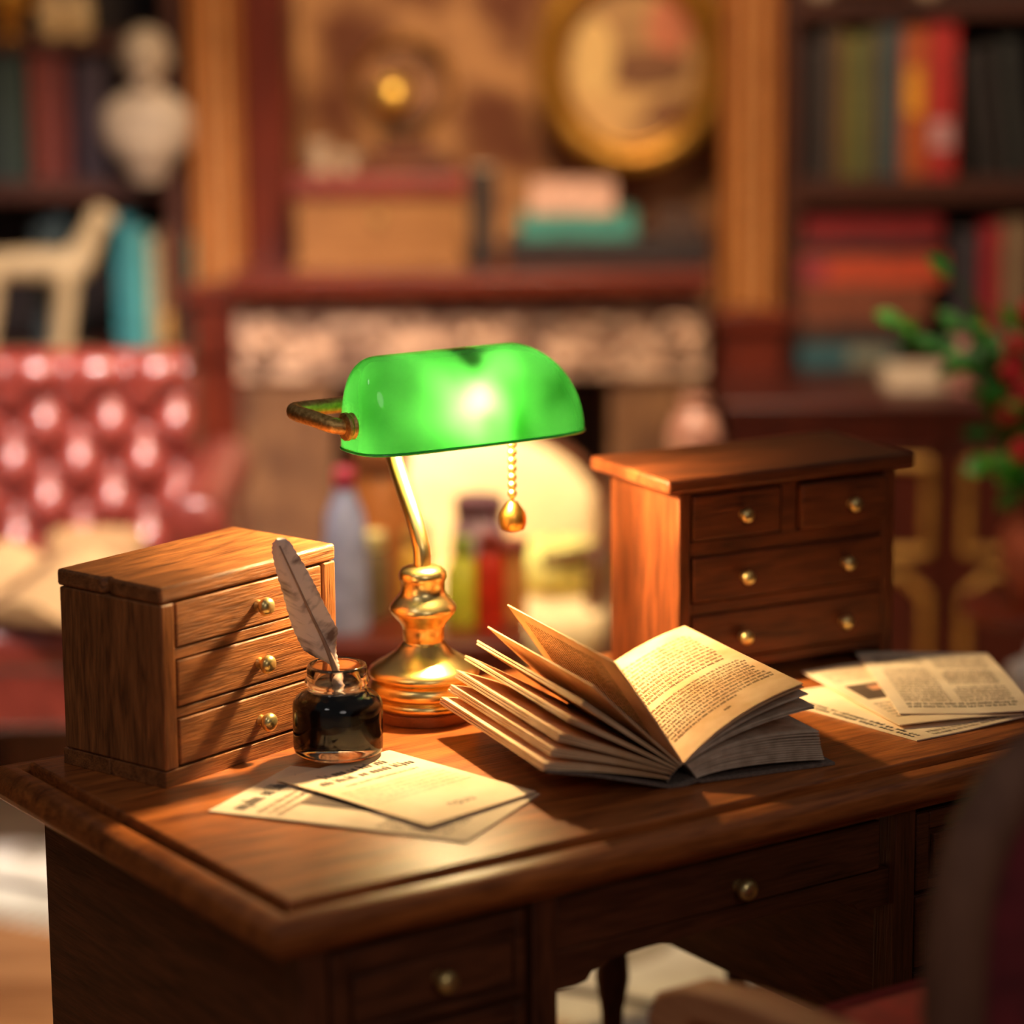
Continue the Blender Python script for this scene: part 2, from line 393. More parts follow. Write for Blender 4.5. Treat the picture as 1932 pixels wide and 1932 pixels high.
book(58, 92, 74, z2, BY, (118, 46, 30), 'tall red-brown book, left one of two on the upper left shelf')
book(94, 128, 82, z2, BY, (104, 38, 28), 'slightly shorter red-brown book, right one of two on upper left shelf')
book(142, 170, 110, z2, BY, (52, 32, 42), 'dark plum book just left of the white bust')
book(172, 204, 104, z2, BY, (60, 40, 44), 'dark purple-brown book partly behind the white bust')
book(60, 90, 415, z3, BY+.05, (40, 52, 52), 'dark slate book behind the cream hound figurine')
book(92, 122, 400, z3, BY+.05, (52, 66, 66), 'grey-blue book behind the neck of the cream hound figurine')
book(212, 246, 402, z3, BY, (44, 118, 124), 'taller bright teal book, left one of a teal pair on left shelf')
book(247, 276, 428, z3, BY, (70, 142, 138), 'shorter lighter teal book, right one of a teal pair')
book(279, 294, 445, z3, BY, (168, 150, 112), 'thin tan book beside the teal pair')
book(296, 326, 430, z3, BY, (118, 68, 26), 'brown book between tan and green books on left shelf', lab=(.08, .34, (196, 140, 60), 'ochre label'))
book(328, 352, 424, z3, BY, (62, 92, 66), 'moss green book third from right end of left shelf', lab=(.05, .35, (120, 172, 128), 'pale green label'))
book(353, 366, 440, z3, BY, (88, 142, 108), 'sea green book second from right end of left shelf')
zr = zR[1][0]
book(1516, 1546, 80, zr, BY, (30, 22, 22), 'black book at the left end of the right upper shelf')
book(1548, 1578, 60, zr, BY, (70, 52, 44), 'dark brown book beside the black one on right upper shelf')
book(1580, 1602, 66, zr, BY, (112, 84, 34), 'ochre-brown book left of the olive green book')
book(1603, 1632, 74, zr, BY, (96, 100, 50), 'olive green book on the right upper shelf')
book(1633, 1662, 60, zr, BY, (92, 78, 50), 'khaki book between olive and slate blue books')
book(1663, 1700, 54, zr, BY, (58, 74, 80), 'slate blue book on the right upper shelf')
book(1702, 1748, 60, zr, BY, (176, 84, 34), 'orange book with yellow panel beside the bright red book', lab=(.42, .74, (226, 150, 40), 'yellow panel'))
book(1750, 1804, 40, zr, BY, (178, 40, 34), 'thick bright red book on the right upper shelf', lab=(.18, .36, (190, 140, 140), 'pinkish label'))
book(1838, 1862, 100, zr, BY, (40, 32, 30), 'dark book leaning left, first after the bright red book', lean=-.12)
book(1872, 1898, 90, zr, BY, (46, 36, 34), 'dark book leaning left, second after the bright red book', lean=-.12)
book(1906, 1946, 80, zr, BY, (36, 34, 30), 'dark book at the right edge of the upper shelf', lean=-.10)
zz = CT
for u0, u1, h, col, lb, lab in (
    (1500, 1700, Z(655, BY)-CT, (54, 92, 98), 'teal book at the bottom of the flat stack', (.55, .95, (130, 124, 104), 'grey label')),
    (1512, 1752, .045, (60, 36, 26), 'dark brown book second from bottom of the flat stack', None),
    (1508, 1764, .085, (124, 64, 40), 'thick brown book in the middle of the flat stack', None),
    (1504, 1790, .065, (190, 72, 40), 'orange-red book fourth up in the flat stack', (.02, .22, (150, 50, 60), 'crimson patch')),
    (1512, 1776, .030, (40, 26, 26), 'black book under the crimson one on the flat stack', None),
    (1520, 1782, Z(409, BY)-Z(453, BY), (126, 20, 22), 'crimson book topmost on the flat stack', None)):
    book(u0, u1, 0, zz, BY, col, lb, .2, flat=h, lab=lab, group='books stacked flat in the right bookcase'); zz += h+.0005
book(1800, 1852, 446, CT, BY, (56, 46, 52), 'dark plum book standing beside the flat stack')
book(1856, 1890, 430, CT, BY, (160, 26, 36), 'narrow crimson book standing beside the dark plum one')
book(1893, 1950, 424, CT, BY, (132, 104, 76), 'tan book at the right edge above the cupboard')

# things on the left shelves
t = thing('bust', 'white plaster bust on the left bookcase shelf', 'bust', (X(285, 6.18), 6.20, z2))
PLASTER = plain('plaster', (176, 152, 128), .6, var=.05)
m = MB()
m.lathe([(0, 0), (.036, 0), (.040, .012), (.050, .03), (.066, .06), (.075, .09), (0, .12)], (0, 0, 0), 24)
m.ball((0, .0, .118), (.100, .062, .088)); m.ball((-.055, 0, .13), (.044, .05, .05)); m.ball((.055, 0, .13), (.044, .05, .05))
m.lathe([(.04, .15), (.034, .19), (.034, .23), (0, .25)], (0, 0, 0), 20)
m.ball((0, -.004, .262), (.047, .056, .062)); m.ball((0, .012, .282), (.052, .054, .05))
m.ball((0, -.062, .258), (.010, .014, .016)); m.ball((-.05, 0, .26), (.009, .014, .018)); m.ball((.05, 0, .26), (.009, .014, .018)); m.ball((0, -.045, .215), (.02, .018, .016))
o = obj('bust_figure', m, PLASTER, t); rm = o.modifiers.new('remesh', 'REMESH'); rm.mode = 'VOXEL'; rm.voxel_size = .006; rm.use_smooth_shade = True
sm = o.modifiers.new('smooth', 'SMOOTH'); sm.iterations = 4
m = MB(); c = at(80, 585, 6.19)
def P(u, v): return at(u, v, 6.19)-Vector((c.x, 6.19, z3))
b = [(P(-30, 505), .03), (P(30, 500), .034), (P(95, 500), .036), (P(140, 500), .04), (P(165, 460), .03), (P(180, 425), .024), (P(188, 408), .026), (P(215, 420), .014)]
m.tube([p for p, r in b], [r for p, r in b], 14, smoothpath=4)
for u, uu, dy in ((128, 122, -.03), (112, 106, .03), (-15, -22, -.03), (-30, -36, .03)):
    m.tube([P(u, 505)+Vector((0, dy, 0)), P(u+4, 560)+Vector((0, dy, 0)), Vector((P(uu, 640).x, dy, .02)), Vector((P(uu-6, 640).x, dy, .012))], [.03, .022, .016, .018], 10)
m.box(P(-60, 600).x, P(170, 600).x, -.06, .06, 0, .014)
o = obj('hound_figurine', m, plain('cream_ceramic', (186, 158, 118), .35, var=.05)); o.location = (c.x, 6.19, z3)
rm = o.modifiers.new('remesh', 'REMESH'); rm.mode = 'VOXEL'; rm.voxel_size = .006; rm.use_smooth_shade = True
tag(o, 'cream ceramic hound figurine standing on the lower left shelf', 'figurine')
z1 = zL[0][0]
t = thing('urn', 'brass urn at the left end of the top left shelf', 'urn', (X(30, 6.22), 6.262, z1))
m = MB(); m.lathe([(0, 0), (.03, 0), (.03, .01), (.014, .02), (.03, .04), (.05, .075), (.048, .12), (.03, .15), (.036, .165), (.03, .17), (0, .165)], n=24); obj('body', m, GOLD, t)
for s in (-1, 1):
    m = MB(); m.tube([(s*.045, 0, .12), (s*.068, 0, .11), (s*.066, 0, .08), (s*.046, 0, .07)], .006, 8, smoothpath=4); obj('handle', m, GOLD, t)
for u, lb in ((112, 'cream jar beside the brass urn on the top left shelf'), (162, 'cream jar further from the brass urn on the top left shelf')):
    t = thing('jar', lb, 'jar', (X(u, 6.27), 6.29, z1), 0, 'cream jars on the top left shelf')
    m = MB(); m.lathe([(0, 0), (.022, 0), (.03, .02), (.03, .07), (.02, .085), (.02, .095), (0, .095)], n=20); obj('body', m, plain('cream_glaze', (196, 160, 112), .4), t)
    m = MB(); m.lathe([(0, .11), (.006, .108), (.008, .1), (.024, .098), (.024, .094), (0, .094)], n=20); obj('lid', m, plain('cream_glaze', (196, 160, 112), .4), t)
# box with pale feet on the top right shelf
t = thing('casket', 'brown casket with two round pale feet on the top right shelf', 'box', (X(1640, 6.25), 6.25, zR[0][0]+.035))
w = (X(1768, 6.25)-X(1516, 6.25))/2
m = MB(); m.box(-w+.02, w-.02, -.0, .2, -.012, .12); obj('body', m, oak('X'), t, bevel=.004)
m = MB(); m.box(-w, w, -.01, .21, .12, .14); obj('lid', m, oak('X'), t, bevel=.004)
for s in (-1, 1):
    for yy in (.0, .19):
        m = MB(); m.ball((s*(w-.03), yy, -.012), (.03, .022, .023)); obj('foot', m, PLASTER, t)

# ------------------------------------------------------------------ things on the mantel
MZ = zt
t = thing('wooden_chest', 'tan wooden chest with wine-red lid on the left of the mantel', 'chest', (X(716, 6.1), 6.10, MZ))
w = (X(876, 6.1)-X(556, 6.1))/2; h1 = Z(372, 6.1)-MZ; h2 = Z(328, 6.1)-MZ
m = MB(); m.box(-w+.006, w-.006, 0, .24, .018, h1); m.box(-w, w, -.004, .244, 0, .018); obj('body', m, wood('pale_wood', (126, 78, 40), (166, 112, 64), 'X', 1, .5, .1, .05), t, bevel=.003)
m = MB(); m.box(-w-.006, w+.006, -.012, .25, h1, h2); obj('lid', m, plain('wine_lacquer', (120, 46, 32), .45), t, bevel=.008)
m = MB(); m.lathe([(0, -.012), (.01, -.012), (.012, -.006), (.008, 0), (0, 0)], (0, -.004, h1*.75), 12, axis='Y'); obj('clasp', m, BRASS_OLD, t)
ck = thing('mantel_clock', 'round brass-rimmed mantel clock with shining ball standing on the chest', 'clock', (X(765, 6.1), 6.19, MZ+h2))
cz = Z(165, 6.1)-(MZ+h2); rc = .108
m = MB(); m.box(-.11, .11, -.06, .06, 0, .02); m.box(-.085, .085, -.05, .05, .02, .045); m.box(-.05, .05, -.035, .035, .045, cz-rc+.02); obj('plinth', m, darkwood('X'), ck, bevel=.004)
m = MB(); m.lathe([(0, .03), (rc*.95, .03), (rc, .02), (rc, -.03), (rc*.93, -.045), (rc*.84, -.03), (rc*.84, -.02)], (0, 0, cz), 40, axis='Y'); obj('rim', m, BRASS_OLD, ck)
m = MB(); m.lathe([(0, -.02), (rc*.86, -.02)], (0, 0, cz), 40, axis='Y'); obj('dial', m, mottle('dark_dial', (58, 30, 20), (150, 104, 72), 14, .3, 0, 0, 2, .42, .62), ck)
m = MB(); m.tube([(0, -.026, cz), (.03, -.026, cz+.045)], .004, 8); m.tube([(0, -.026, cz), (-.05, -.026, cz+.025)], .003, 8); obj('hands', m, GOLD, ck)
m = MB(); m.ball((X(745, 6.1)-ck.location.x, -.06, Z(180, 6.1)-ck.location.z), .036); m.tube([(X(745, 6.1)-ck.location.x, -.055, Z(180, 6.1)-ck.location.z), (-.01, -.03, cz)], .005, 8); obj('pendulum_ball', m, mottle('bright_gold', (255, 196, 86), (255, 214, 110), 10, .38, .85), ck)
for u, lb in ((603, 'grey-white pillar candle at the left end of the chest lid'), (655, 'grey-white pillar candle nearer the clock on the chest lid')):
    t = thing('candle', lb, 'candle', (X(u, 6.1), 6.18, MZ+h2), 0, 'candles on the mantel chest')
    hh = Z(268 if u < 620 else 288, 6.1)-MZ-h2
    m = MB(); m.lathe([(0, 0), (.026, 0), (.026, hh-.004), (.022, hh), (.006, hh-.005), (0, hh-.005)], n=24); obj('wax', m, plain('wax', (170, 140, 112), .5), t)
    m = MB(); m.tube([(0, 0, hh-.006), (.002, 0, hh+.012)], .0016, 6); obj('wick', m, plain('soot', (44, 30, 26), .9), t)
t = thing('storage_box', 'black box under the teal book on the mantel', 'box', (X(1150, 6.1), 6.12, MZ))
w = (X(1338, 6.1)-X(955, 6.1))/2; hb = Z(456, 6.1)-MZ
m = MB(); m.box(-w, w, 0, .22, 0, hb*.7); obj('body', m, plain('black_lacquer', (44, 30, 28), .5), t, bevel=.003)
m = MB(); m.box(-w-.004, w+.004, -.004, .224, hb*.7+.001, hb); obj('lid', m, plain('black_lacquer', (44, 30, 28), .5), t, bevel=.003)
hz = MZ+hb
bk = book(978, 1200, 0, hz, 6.14, (62, 128, 116), 'teal green book lying on the black box on the mantel', .16, flat=Z(404, 6.1)-Z(450, 6.1), group='books lying on the mantel box'); hz += Z(404, 6.1)-Z(450, 6.1)+.001
bk = book(1000, 1160, 0, hz, 6.15, (214, 164, 142), 'pale pink book lying on top of the teal book', .15, flat=Z(345, 6.1)-Z(400, 6.1), group='books lying on the mantel box')
book(886, 932, 318, MZ, 6.12, (40, 28, 22), 'black book standing upright right of the wooden chest on the mantel', .15, group=None)
book(1240, 1325, 0, MZ+hb, 6.16, (70, 44, 32), 'small dark brown book at the right end of the black box', .15, flat=.055, group='books lying on the mantel box')
t = thing('picture_frame', 'oval gilt picture frame on the wall above the mantel', 'picture', (X(1192, 6.5), 6.50, Z(120, 6.5)))
a = (X(1345, 6.5)-X(1030, 6.5))/2; b_ = Z(120, 6.5)-Z(303, 6.5)
m = MB(); m.grid(lambda u, v: Vector(((a+.03*math.cos(2*PI*v))*math.cos(2*PI*u), -.03-.022*math.sin(2*PI*v), (b_+.03*math.cos(2*PI*v))*math.sin(2*PI*u))), 64, 12, cu=True, cv=True)
m.grid(lambda u, v: Vector(((a-.034+.008*math.cos(2*PI*v))*math.cos(2*PI*u), -.04-.01*math.sin(2*PI*v), (b_-.034+.008*math.cos(2*PI*v))*math.sin(2*PI*u))), 64, 8, cu=True, cv=True)
obj('frame', m, GOLD, t)
m = MB(); m.grid(lambda u, v: Vector(((a-.03)*v*math.cos(2*PI*u), -.02, (b_-.03)*v*math.sin(2*PI*u))), 48, 8, cu=True); m.grid(lambda u, v: Vector(((a-.03)*math.cos(2*PI*u), -.02+.12*v, (b_-.03)*math.sin(2*PI*u))), 48, 2, cu=True)
for u, v, a_, b2, k in ((1262, 50, .05, .07, 1), (1215, 130, .10, .045, 2), (1120, 110, .05, .09, 3), (1270, 215, .06, .04, 2)):
    p = at(u, v, 6.48)-t.location; m.grid(lambda x, y: Vector((p.x+a_*y*math.cos(2*PI*x), -.0215-.0005*k, p.z+b2*y*math.sin(2*PI*x))), 24, 4, k, cu=True)
obj('canvas', m, [mottle('painting', (132, 84, 52), (222, 172, 108), 4.2, .5, 0, 0, 2, .36, .6), plain('paint_rose', (206, 120, 84), .5), plain('paint_umber', (128, 82, 50), .5), plain('paint_straw', (230, 184, 116), .5)], t)
for u, v, r in ((1045, 18, .03), (1368, 8, .03)):
    m = MB(); p = at(u, v, 6.48)-t.location; m.ball((p.x, p.y, p.z), (r, .02, r*1.1)); m.ball((p.x, p.y-.01, p.z), (r*.5, .025, r*.5)); obj('rosette', m, GOLD, t)

# ------------------------------------------------------------------ tufted red armchair
LEATHER = mottle('oxblood_leather', (104, 34, 24), (134, 50, 38), 30, .42, 0, .02, 4, .3, .7, 1, .6)
LEATHER.node_tree.nodes['Principled BSDF'].inputs['Coat Roughness'].default_value = .2
AY = 5.50
acx = X(128, AY, 800); ax0 = X(-105, AY, 800)-acx; ax1 = X(362, AY, 800)-acx
ac = thing('armchair', 'tufted oxblood leather armchair at the left by the bookcase', 'armchair', (acx, AY, .011))
zs_ = .50; zt_ = Z(728, AY); hw = (ax1-ax0)/2
px, qz = .128, .078
def tuft(x, z):
    return (abs(math.cos(PI*(x/px+z/(2*qz))))*abs(math.cos(PI*(x/px-z/(2*qz)))))**.55
m = MB(); xo = X(143, AY, 724)-acx; zo = Z(735, AY)
m.grid(lambda u, v: Vector((ax0+2*hw*u, .02-.05*tuft(ax0+2*hw*u-xo, zs_-.1+(zt_-zs_+.1)*v-zo), zs_-.1+(zt_-zs_+.1)*v)), 150, 130)
m.box(ax0, ax1, .021, .14, .2, zt_)
obj('backrest', m, LEATHER, ac, angle=80)
m = MB(); m.tube([(ax0, .045, zt_+.01), (ax1-.01, .045, zt_+.01)], .05, 20)
for k in range(4): m.ball((ax0+.06+k*.118, .01, zt_+.02), (.060, .045, .042), 0, 14, 10)
obj('top_roll', m, LEATHER, ac, angle=60)
m = MB(); m.ball((0, -.27, .405), (hw-.02, .27, .05), 0, 32, 16, .35, .35); obj('seat_cushion', m, LEATHER, ac, angle=80)
m = MB(); m.box(-hw, hw, -.53, .1, .26, .38); obj('seat_frame', m, LEATHER, ac, bevel=.015)
for s in (-1, 1):
    m = MB(); m.box(s*(hw+.05)-.04, s*(hw+.05)+.03, -.50, .06, .26, .62); m.tube([(s*(hw+.06), -.52, .63), (s*(hw+.055), .0, .625), (s*(hw+.05), .1, .62)], .058, 20); m.ball((s*(hw+.06), -.52, .63), (.05, .012, .05)); obj('arm', m, LEATHER, ac, angle=50)
for sx in (-1, 1):
    for yy in (-.48, .05):
        m = MB(); m.lathe([(0, .26), (.03, .26), (.035, .14), (.02, .06), (.028, .03), (.02, 0), (0, 0)], (sx*(hw-.06), yy, 0), 14); obj('leg', m, darkwood('Z'), ac)
# cream things on it
CREAM = plain('cream_cloth', (150, 112, 70), .8, var=.06)
t = thing('cushion', 'cream cushion standing against the tufted armchair back', 'cushion', (X(185, 5.36, 1010), 5.34, .47))
m = MB(); m.ball((0, 0, .046), (.095, .045, .048), 0, 28, 14, .45, .6, Matrix.Rotation(-.25, 3, 'X')); obj('cover', m, CREAM, t); m = MB(); m.ball((0, -.042, .05), .008); obj('button', m, LEATHER, t)
t = thing('open_book', 'large cream open book lying on the armchair seat at the left edge', 'book', (X(20, 5.0, 1130), 5.08, .502))
t.rotation_euler = (math.radians(12), 0, math.radians(-24))
for s in (-1, 1):
    m = MB(); m.grid(lambda u, v: Vector((s*(.012+.17*u), -.12+.24*v, .012+.03*math.sin(PI*min(1, u*1.1)))), 14, 4); m.grid(lambda u, v: Vector((s*(.012+.17*u), -.12+.24*v, .004)), 14, 2)
    for vv in (-.12, .12): m.grid(lambda u, v: Vector((s*(.012+.17*u), vv, .004+v*(.008+.03*math.sin(PI*min(1, u*1.1))))), 14, 2)
    obj('page_block', m, plain('toned_paper', (164, 128, 84), .8), t)
m = MB(); m.box(-.19, .19, -.125, .125, 0, .004); obj('cover', m, plain('brown_board', (96, 58, 34), .6), t)

# ------------------------------------------------------------------ cream balloon-back chair and side table in the middle
CH = plain('cream_upholstery', (240, 206, 150), .75, var=.05)
CCY = 5.45; ccx = X(890, CCY, 950)
cc = thing('upholstered_chair', 'cream round-backed upholstered chair with dark arms behind the lamp', 'chair', (ccx, CCY, 0))
hwc = (X(1138, CCY, 950)-X(642, CCY, 950))/2; zc0 = .40; zcm = Z(1000, CCY); ztc = Z(815, CCY)
m = MB()
def dome(u, v, off, k):
    aa = PI*u; r = v
    x = hwc*k*r*math.cos(aa); z = zcm+(ztc-zcm)*k*r*math.sin(aa) if True else 0
    return Vector((x, off-.045*(1-r**4), z))
m.grid(lambda u, v: dome(u, v, 0, 1), 40, 10); m.grid(lambda u, v: Vector((hwc*math.cos(PI*u), .0+.06*v, zcm+(ztc-zcm)*math.sin(PI*u))), 40, 2)
m.grid(lambda u, v: Vector((hwc*(2*u-1), -.045*(1-(2*u-1)**4)*(1-v*.3), zcm-(zcm-zc0)*v)), 24, 6); m.grid(lambda u, v: Vector((hwc*(2*u-1), .06, zcm-(zcm-zc0)*v)), 4, 3)
m.grid(lambda u, v: dome(u, v, .06, 1)+Vector((0, .045*(1-v**4), 0)), 40, 4)
obj('backrest', m, CH, cc, angle=60)
m = MB(); m.tube([Vector((hwc*1.03*math.cos(PI*k/24), .03, zcm+(ztc-zcm)*1.04*math.sin(PI*k/24))) for k in range(25)], .014, 10); obj('back_rail', m, darkwood('X'), cc)
m = MB(); m.ball((0, -.22, .42), (hwc, .23, .05), 0, 30, 12, .4, .4); obj('seat', m, CH, cc, angle=80)
for s in (-1, 1):
    m = MB(); m.tube([(s*(hwc-.01), .02, .59), (s*(hwc+.0), -.15, .575), (s*(hwc-.02), -.33, .56), (s*(hwc-.03), -.36, .5), (s*(hwc-.03), -.36, .38)], .014, 10, smoothpath=4); m.tube([(s*(hwc-.02), -.3, .555), (s*(hwc-.12), -.36, .548)], .014, 10); obj('arm', m, darkwood('X'), cc)
    for yy in (-.38, .0):
        m = MB(); m.tube([(s*(hwc-.03), yy, .38), (s*(hwc-.02), yy*1.03, .2), (s*(hwc-.035), yy, 0)], [.022, .016, .012], 10, smoothpath=3); obj('leg', m, darkwood('Z'), cc)
m = MB(); m.box(-hwc+.02, hwc-.02, -.41, .03, .34, .385); obj('seat_rail', m, darkwood('X'), cc, bevel=.004)
t = thing('cushion', 'yellow-cream cushion on the seat of the round-backed chair', 'cushion', (X(1045, 5.2, 1150), 5.2, .47))
m = MB(); m.ball((0, 0, .045), (.10, .07, .05), 0, 26, 14, .7, .7); obj('cover', m, plain('lemon_cloth', (240, 218, 120), .8), t); m = MB(); m.ball((0, -.0, .094), .007); obj('button', m, CREAM, t)
# side table
TZ = .50; TY = 4.80
tcx = X(805, TY, 1150); th_ = .17
st = thing('side_table', 'small red-brown side table holding bottles behind the desk', 'table', (tcx, TY, .011))
m = MB(); m.box(-th_, th_, -.16, .16, TZ-.03, TZ); obj('tabletop', m, redwood('X'), st, bevel=.006)
m = MB(); m.box(-th_+.03, th_-.03, -.13, .13, TZ-.09, TZ-.03); obj('apron', m, redwood('X'), st, bevel=.002)
for sx in (-1, 1):
    for sy in (-1, 1):
        m = MB(); m.tube([(sx*(th_-.035), sy*.125, TZ-.04), (sx*(th_-.03), sy*.13, 0)], [.018, .011], 8); obj('leg', m, redwood('Z'), st)
def bottle(name, u, vt, dy, prof, cols, label, cat, r):
    x = X(u, TY+dy, 1050); h = Z(vt, TY+dy)-TZ
    t = thing(name, label, cat, (x, TY+dy, TZ+.011))
    m = MB(); m.lathe([(0, 0)]+[(r*a, h*b) for a, b in prof]+[(0, h*prof[-1][1])], n=24); obj('body', m, plain(name+'_c%d' % u, cols[0], .25), t)
    m = MB(); q = prof[-1]; m.lathe([(r*q[0]*1.15, h*q[1]-.004), (r*q[0]*1.2, h*q[1]), (r*q[0]*1.2, h*.98), (r*q[0]*.9, h), (0, h)], n=20); o = obj('cap', m, plain(name+'_k%d' % u, cols[1], .4), t)
    return t
def shiny_lid(t, r, h):
    m = MB(); m.ball((0, 0, h), r); obj('lid_ball', m, mottle('lid_gold', (250, 214, 140), (255, 226, 160), 10, .16, 1), t)
bottle('bottle', 652, 892, -.06, [(1, 0), (1.05, .05), (1.0, .5), (.85, .72), (.45, .86), (.42, .9)], ((170, 168, 190), (196, 52, 70)), 'tall pale blue bottle with red cap on the side table', 'bottle', .038)
bottle('jar', 702, 1012, .02, [(1, 0), (1.1, .1), (1.0, .7), (.7, .85)], ((120, 96, 62), (236, 206, 130)), 'small brown jar with shining gold lid beside the blue bottle', 'jar', .028); shiny_lid(COL.objects[-1].parent, .022, Z(1040, TY+.02)-TZ)
bottle('bottle', 872, 1025, -.02, [(1, 0), (1.1, .1), (1, .6), (.5, .82)], ((196, 186, 50), (150, 160, 60)), 'yellow-green bottle right of the lamp column on the side table', 'bottle', .03)
bottle('bottle', 925, 1020, -.04, [(1, 0), (1.05, .1), (1, .75), (.7, .85)], ((196, 44, 20), (130, 40, 24)), 'bright red bottle beside the orange tin on the side table', 'bottle', .024)
bottle('tin', 965, 1028, .03, [(1, 0), (1, .1), (1, .85), (.96, .88)], ((206, 130, 64), (150, 74, 60)), 'orange tin at the right end of the side table', 'tin', .026)
bottle('jar', 905, 945, .10, [(1, 0), (1.1, .1), (1.05, .7), (.8, .85)], ((170, 130, 130), (120, 80, 84)), 'lilac-brown jar behind the red bottle on the side table', 'jar', .045)
bottle('jar', 722, 848, .09, [(1, 0), (1.12, .12), (1.08, .6), (.75, .86)], ((176, 104, 50), (150, 86, 44)), 'tall amber-brown jar at the back left of the side table', 'jar', .055)
bottle('jar', 770, 1000, .08, [(1, 0), (1.15, .15), (1.0, .7), (.8, .85)], ((206, 150, 50), (180, 130, 60)), 'amber jar behind the lamp stem on the side table', 'jar', .04)
# pinkish figures further right
t = thing('floor_vase', 'tall pinkish-brown vase whose rounded top shows above the four-drawer chest', 'vase', (X(1310, 5.2, 790), 5.2, 0))
vz = Z(752, 5.2)
m = MB(); m.lathe([(0, 0), (.07, 0), (.09, .06), (.10, .2), (.08, .4), (.05, vz-.20), (.036, vz-.16), (.05, vz-.10), (.052, vz-.07), (.036, vz-.03), (.022, vz-.02), (.028, vz), (.02, vz-.002), (0, vz-.02)], n=32); obj('body', m, mottle('pink_glaze', (120, 64, 48), (196, 140, 116), 26, .4), t)
t = thing('cat_figurine', 'small pinkish sitting cat figurine on the cupboard top', 'figurine', (X(1808, 5.92, 750), 5.92, CT))
m = MB(); m.ball((0, .012, .04), (.03, .034, .045)); m.ball((0, -.008, .092), (.024, .022, .022)); m.ball((0, -.02, .03), (.02, .016, .035)); m.ball((0, -.03, .088), (.01, .008, .008))
for s in (-1, 1): m.lathe([(.008, 0), (.005, .012), (0, .022)], (s*.014, -.006, .106), 10); m.ball((s*.012, -.026, .008), (.009, .014, .008))
m.tube([(.02, .035, .01), (.045, .02, .014), (.04, -.01, .012)], [.008, .008, .006], 8, smoothpath=4)
o = obj('figure', m, plain('pink_ceramic', (172, 112, 100), .4), t); rm = o.modifiers.new('remesh', 'REMESH'); rm.mode = 'VOXEL'; rm.voxel_size = .003; rm.use_smooth_shade = True
t = thing('paper_stack', 'loose cream paper stack on the cupboard beside the teal book', 'paper', (X(1725, 6.05, 690), 6.04, CT))
m = MB(); m.box(-.07, .07, -.06, .06, 0, .02); m.box(-.06, .08, -.05, .07, .0205, .035); obj('sheets', m, PAGE_EDGE, t)

# ------------------------------------------------------------------ plant with red flowers on a stand at the right
PY = 4.95
pst = thing('plant_stand', 'round wooden plant stand at the right edge of the room', 'stand', (X(1985, PY, 900), PY, 0))
m = MB(); m.lathe([(0, .50), (.15, .50), (.155, .49), (.15, .475), (0, .475)], n=32); obj('top', m, redwood('X'), pst)
m = MB(); m.lathe([(0, .475), (.03, .475), (.022, .4), (.035, .3), (.02, .2), (.03, .08), (.04, .05), (0, .05)], n=20); obj('column', m, redwood('Z'), pst)
for k in range(3):
    a = k*2*PI/3+.5; m = MB(); m.tube([(.02*math.cos(a), .02*math.sin(a), .08), (.1*math.cos(a), .1*math.sin(a), .06), (.15*math.cos(a), .15*math.sin(a), .012)], [.018, .015, .012], 8, smoothpath=3); obj('foot', m, redwood('X'), pst)
pl = thing('flowering_plant', 'leafy green plant with red flowers at the right edge behind the desk', 'plant', (X(1985, PY, 900), PY, .50))
m = MB(); m.lathe([(0, 0), (.06, 0), (.085, .06), (.09, .12), (.07, .15), (.075, .165), (.065, .16), (0, .14)], n=28); obj('pot', m, plain('terracotta', (150, 70, 44), .6), pl)
LEAF = mottle('leaf_green', (20, 74, 16), (62, 138, 30), 12, .4); STEM = plain('stem_green', (40, 84, 30), .6); RED = plain('petal_red', (190, 28, 32), .5)
def leaf(mb, p, d, ln, wd):
    d = d.normalized(); s = d.cross(Vector((0, -.6, .8))).normalized(); n = s.cross(d)
    mb.grid(lambda u, v: p+d*ln*u+s*wd*(2*v-1)*math.sin(PI*min(1, .08+u*.92))**.8+n*(-.25*ln*u*u+.15*wd*(2*v-1)**2), 7, 3)
rl = random.Random(21); tips = [(1790, 520, 1), (1700, 612, 1), (1775, 660, 0), (1812, 620, 1), (1842, 690, 1), (1890, 690, 0), (1920, 620, 0), (1898, 750, 1), (1868, 820, 0), (1915, 800, 1), (1870, 880, 1), (1925, 930, 1), (1950, 700, 1), (1990, 620, 1), (1990, 560, 0), (2060, 640, 1), (2100, 740, 1), (2080, 860, 1), (2000, 760, 0)]
ms = MB(); ml = MB()
for u, v, fl in tips:
    e = at(u, v, PY+rl.uniform(-.06, .06))-Vector(pl.location); s0 = Vector((rl.uniform(-.02, .02), rl.uniform(-.02, .02), .14)); mid = (s0+e)/2+Vector((-.02 if e.x > 0 else .04, 0, .06))
    ms.tube([s0, mid, e], [.005, .004, .002], 6, smoothpath=5)
    for k in range(9):
        q = .35+.65*rl.random(); c_ = s0*(1-q)**2+mid*2*q*(1-q)+e*q*q
        dd = Vector((rl.uniform(-1, 1), rl.uniform(-.7, .7), rl.uniform(-.3, .8)))
        leaf(ml, c_, dd, rl.uniform(.035, .055), rl.uniform(.013, .02))
    leaf(ml, e, e-mid, .05, .018)
obj('stems', ms, STEM, pl); obj('foliage', ml, LEAF, pl)['kind'] = 'stuff'
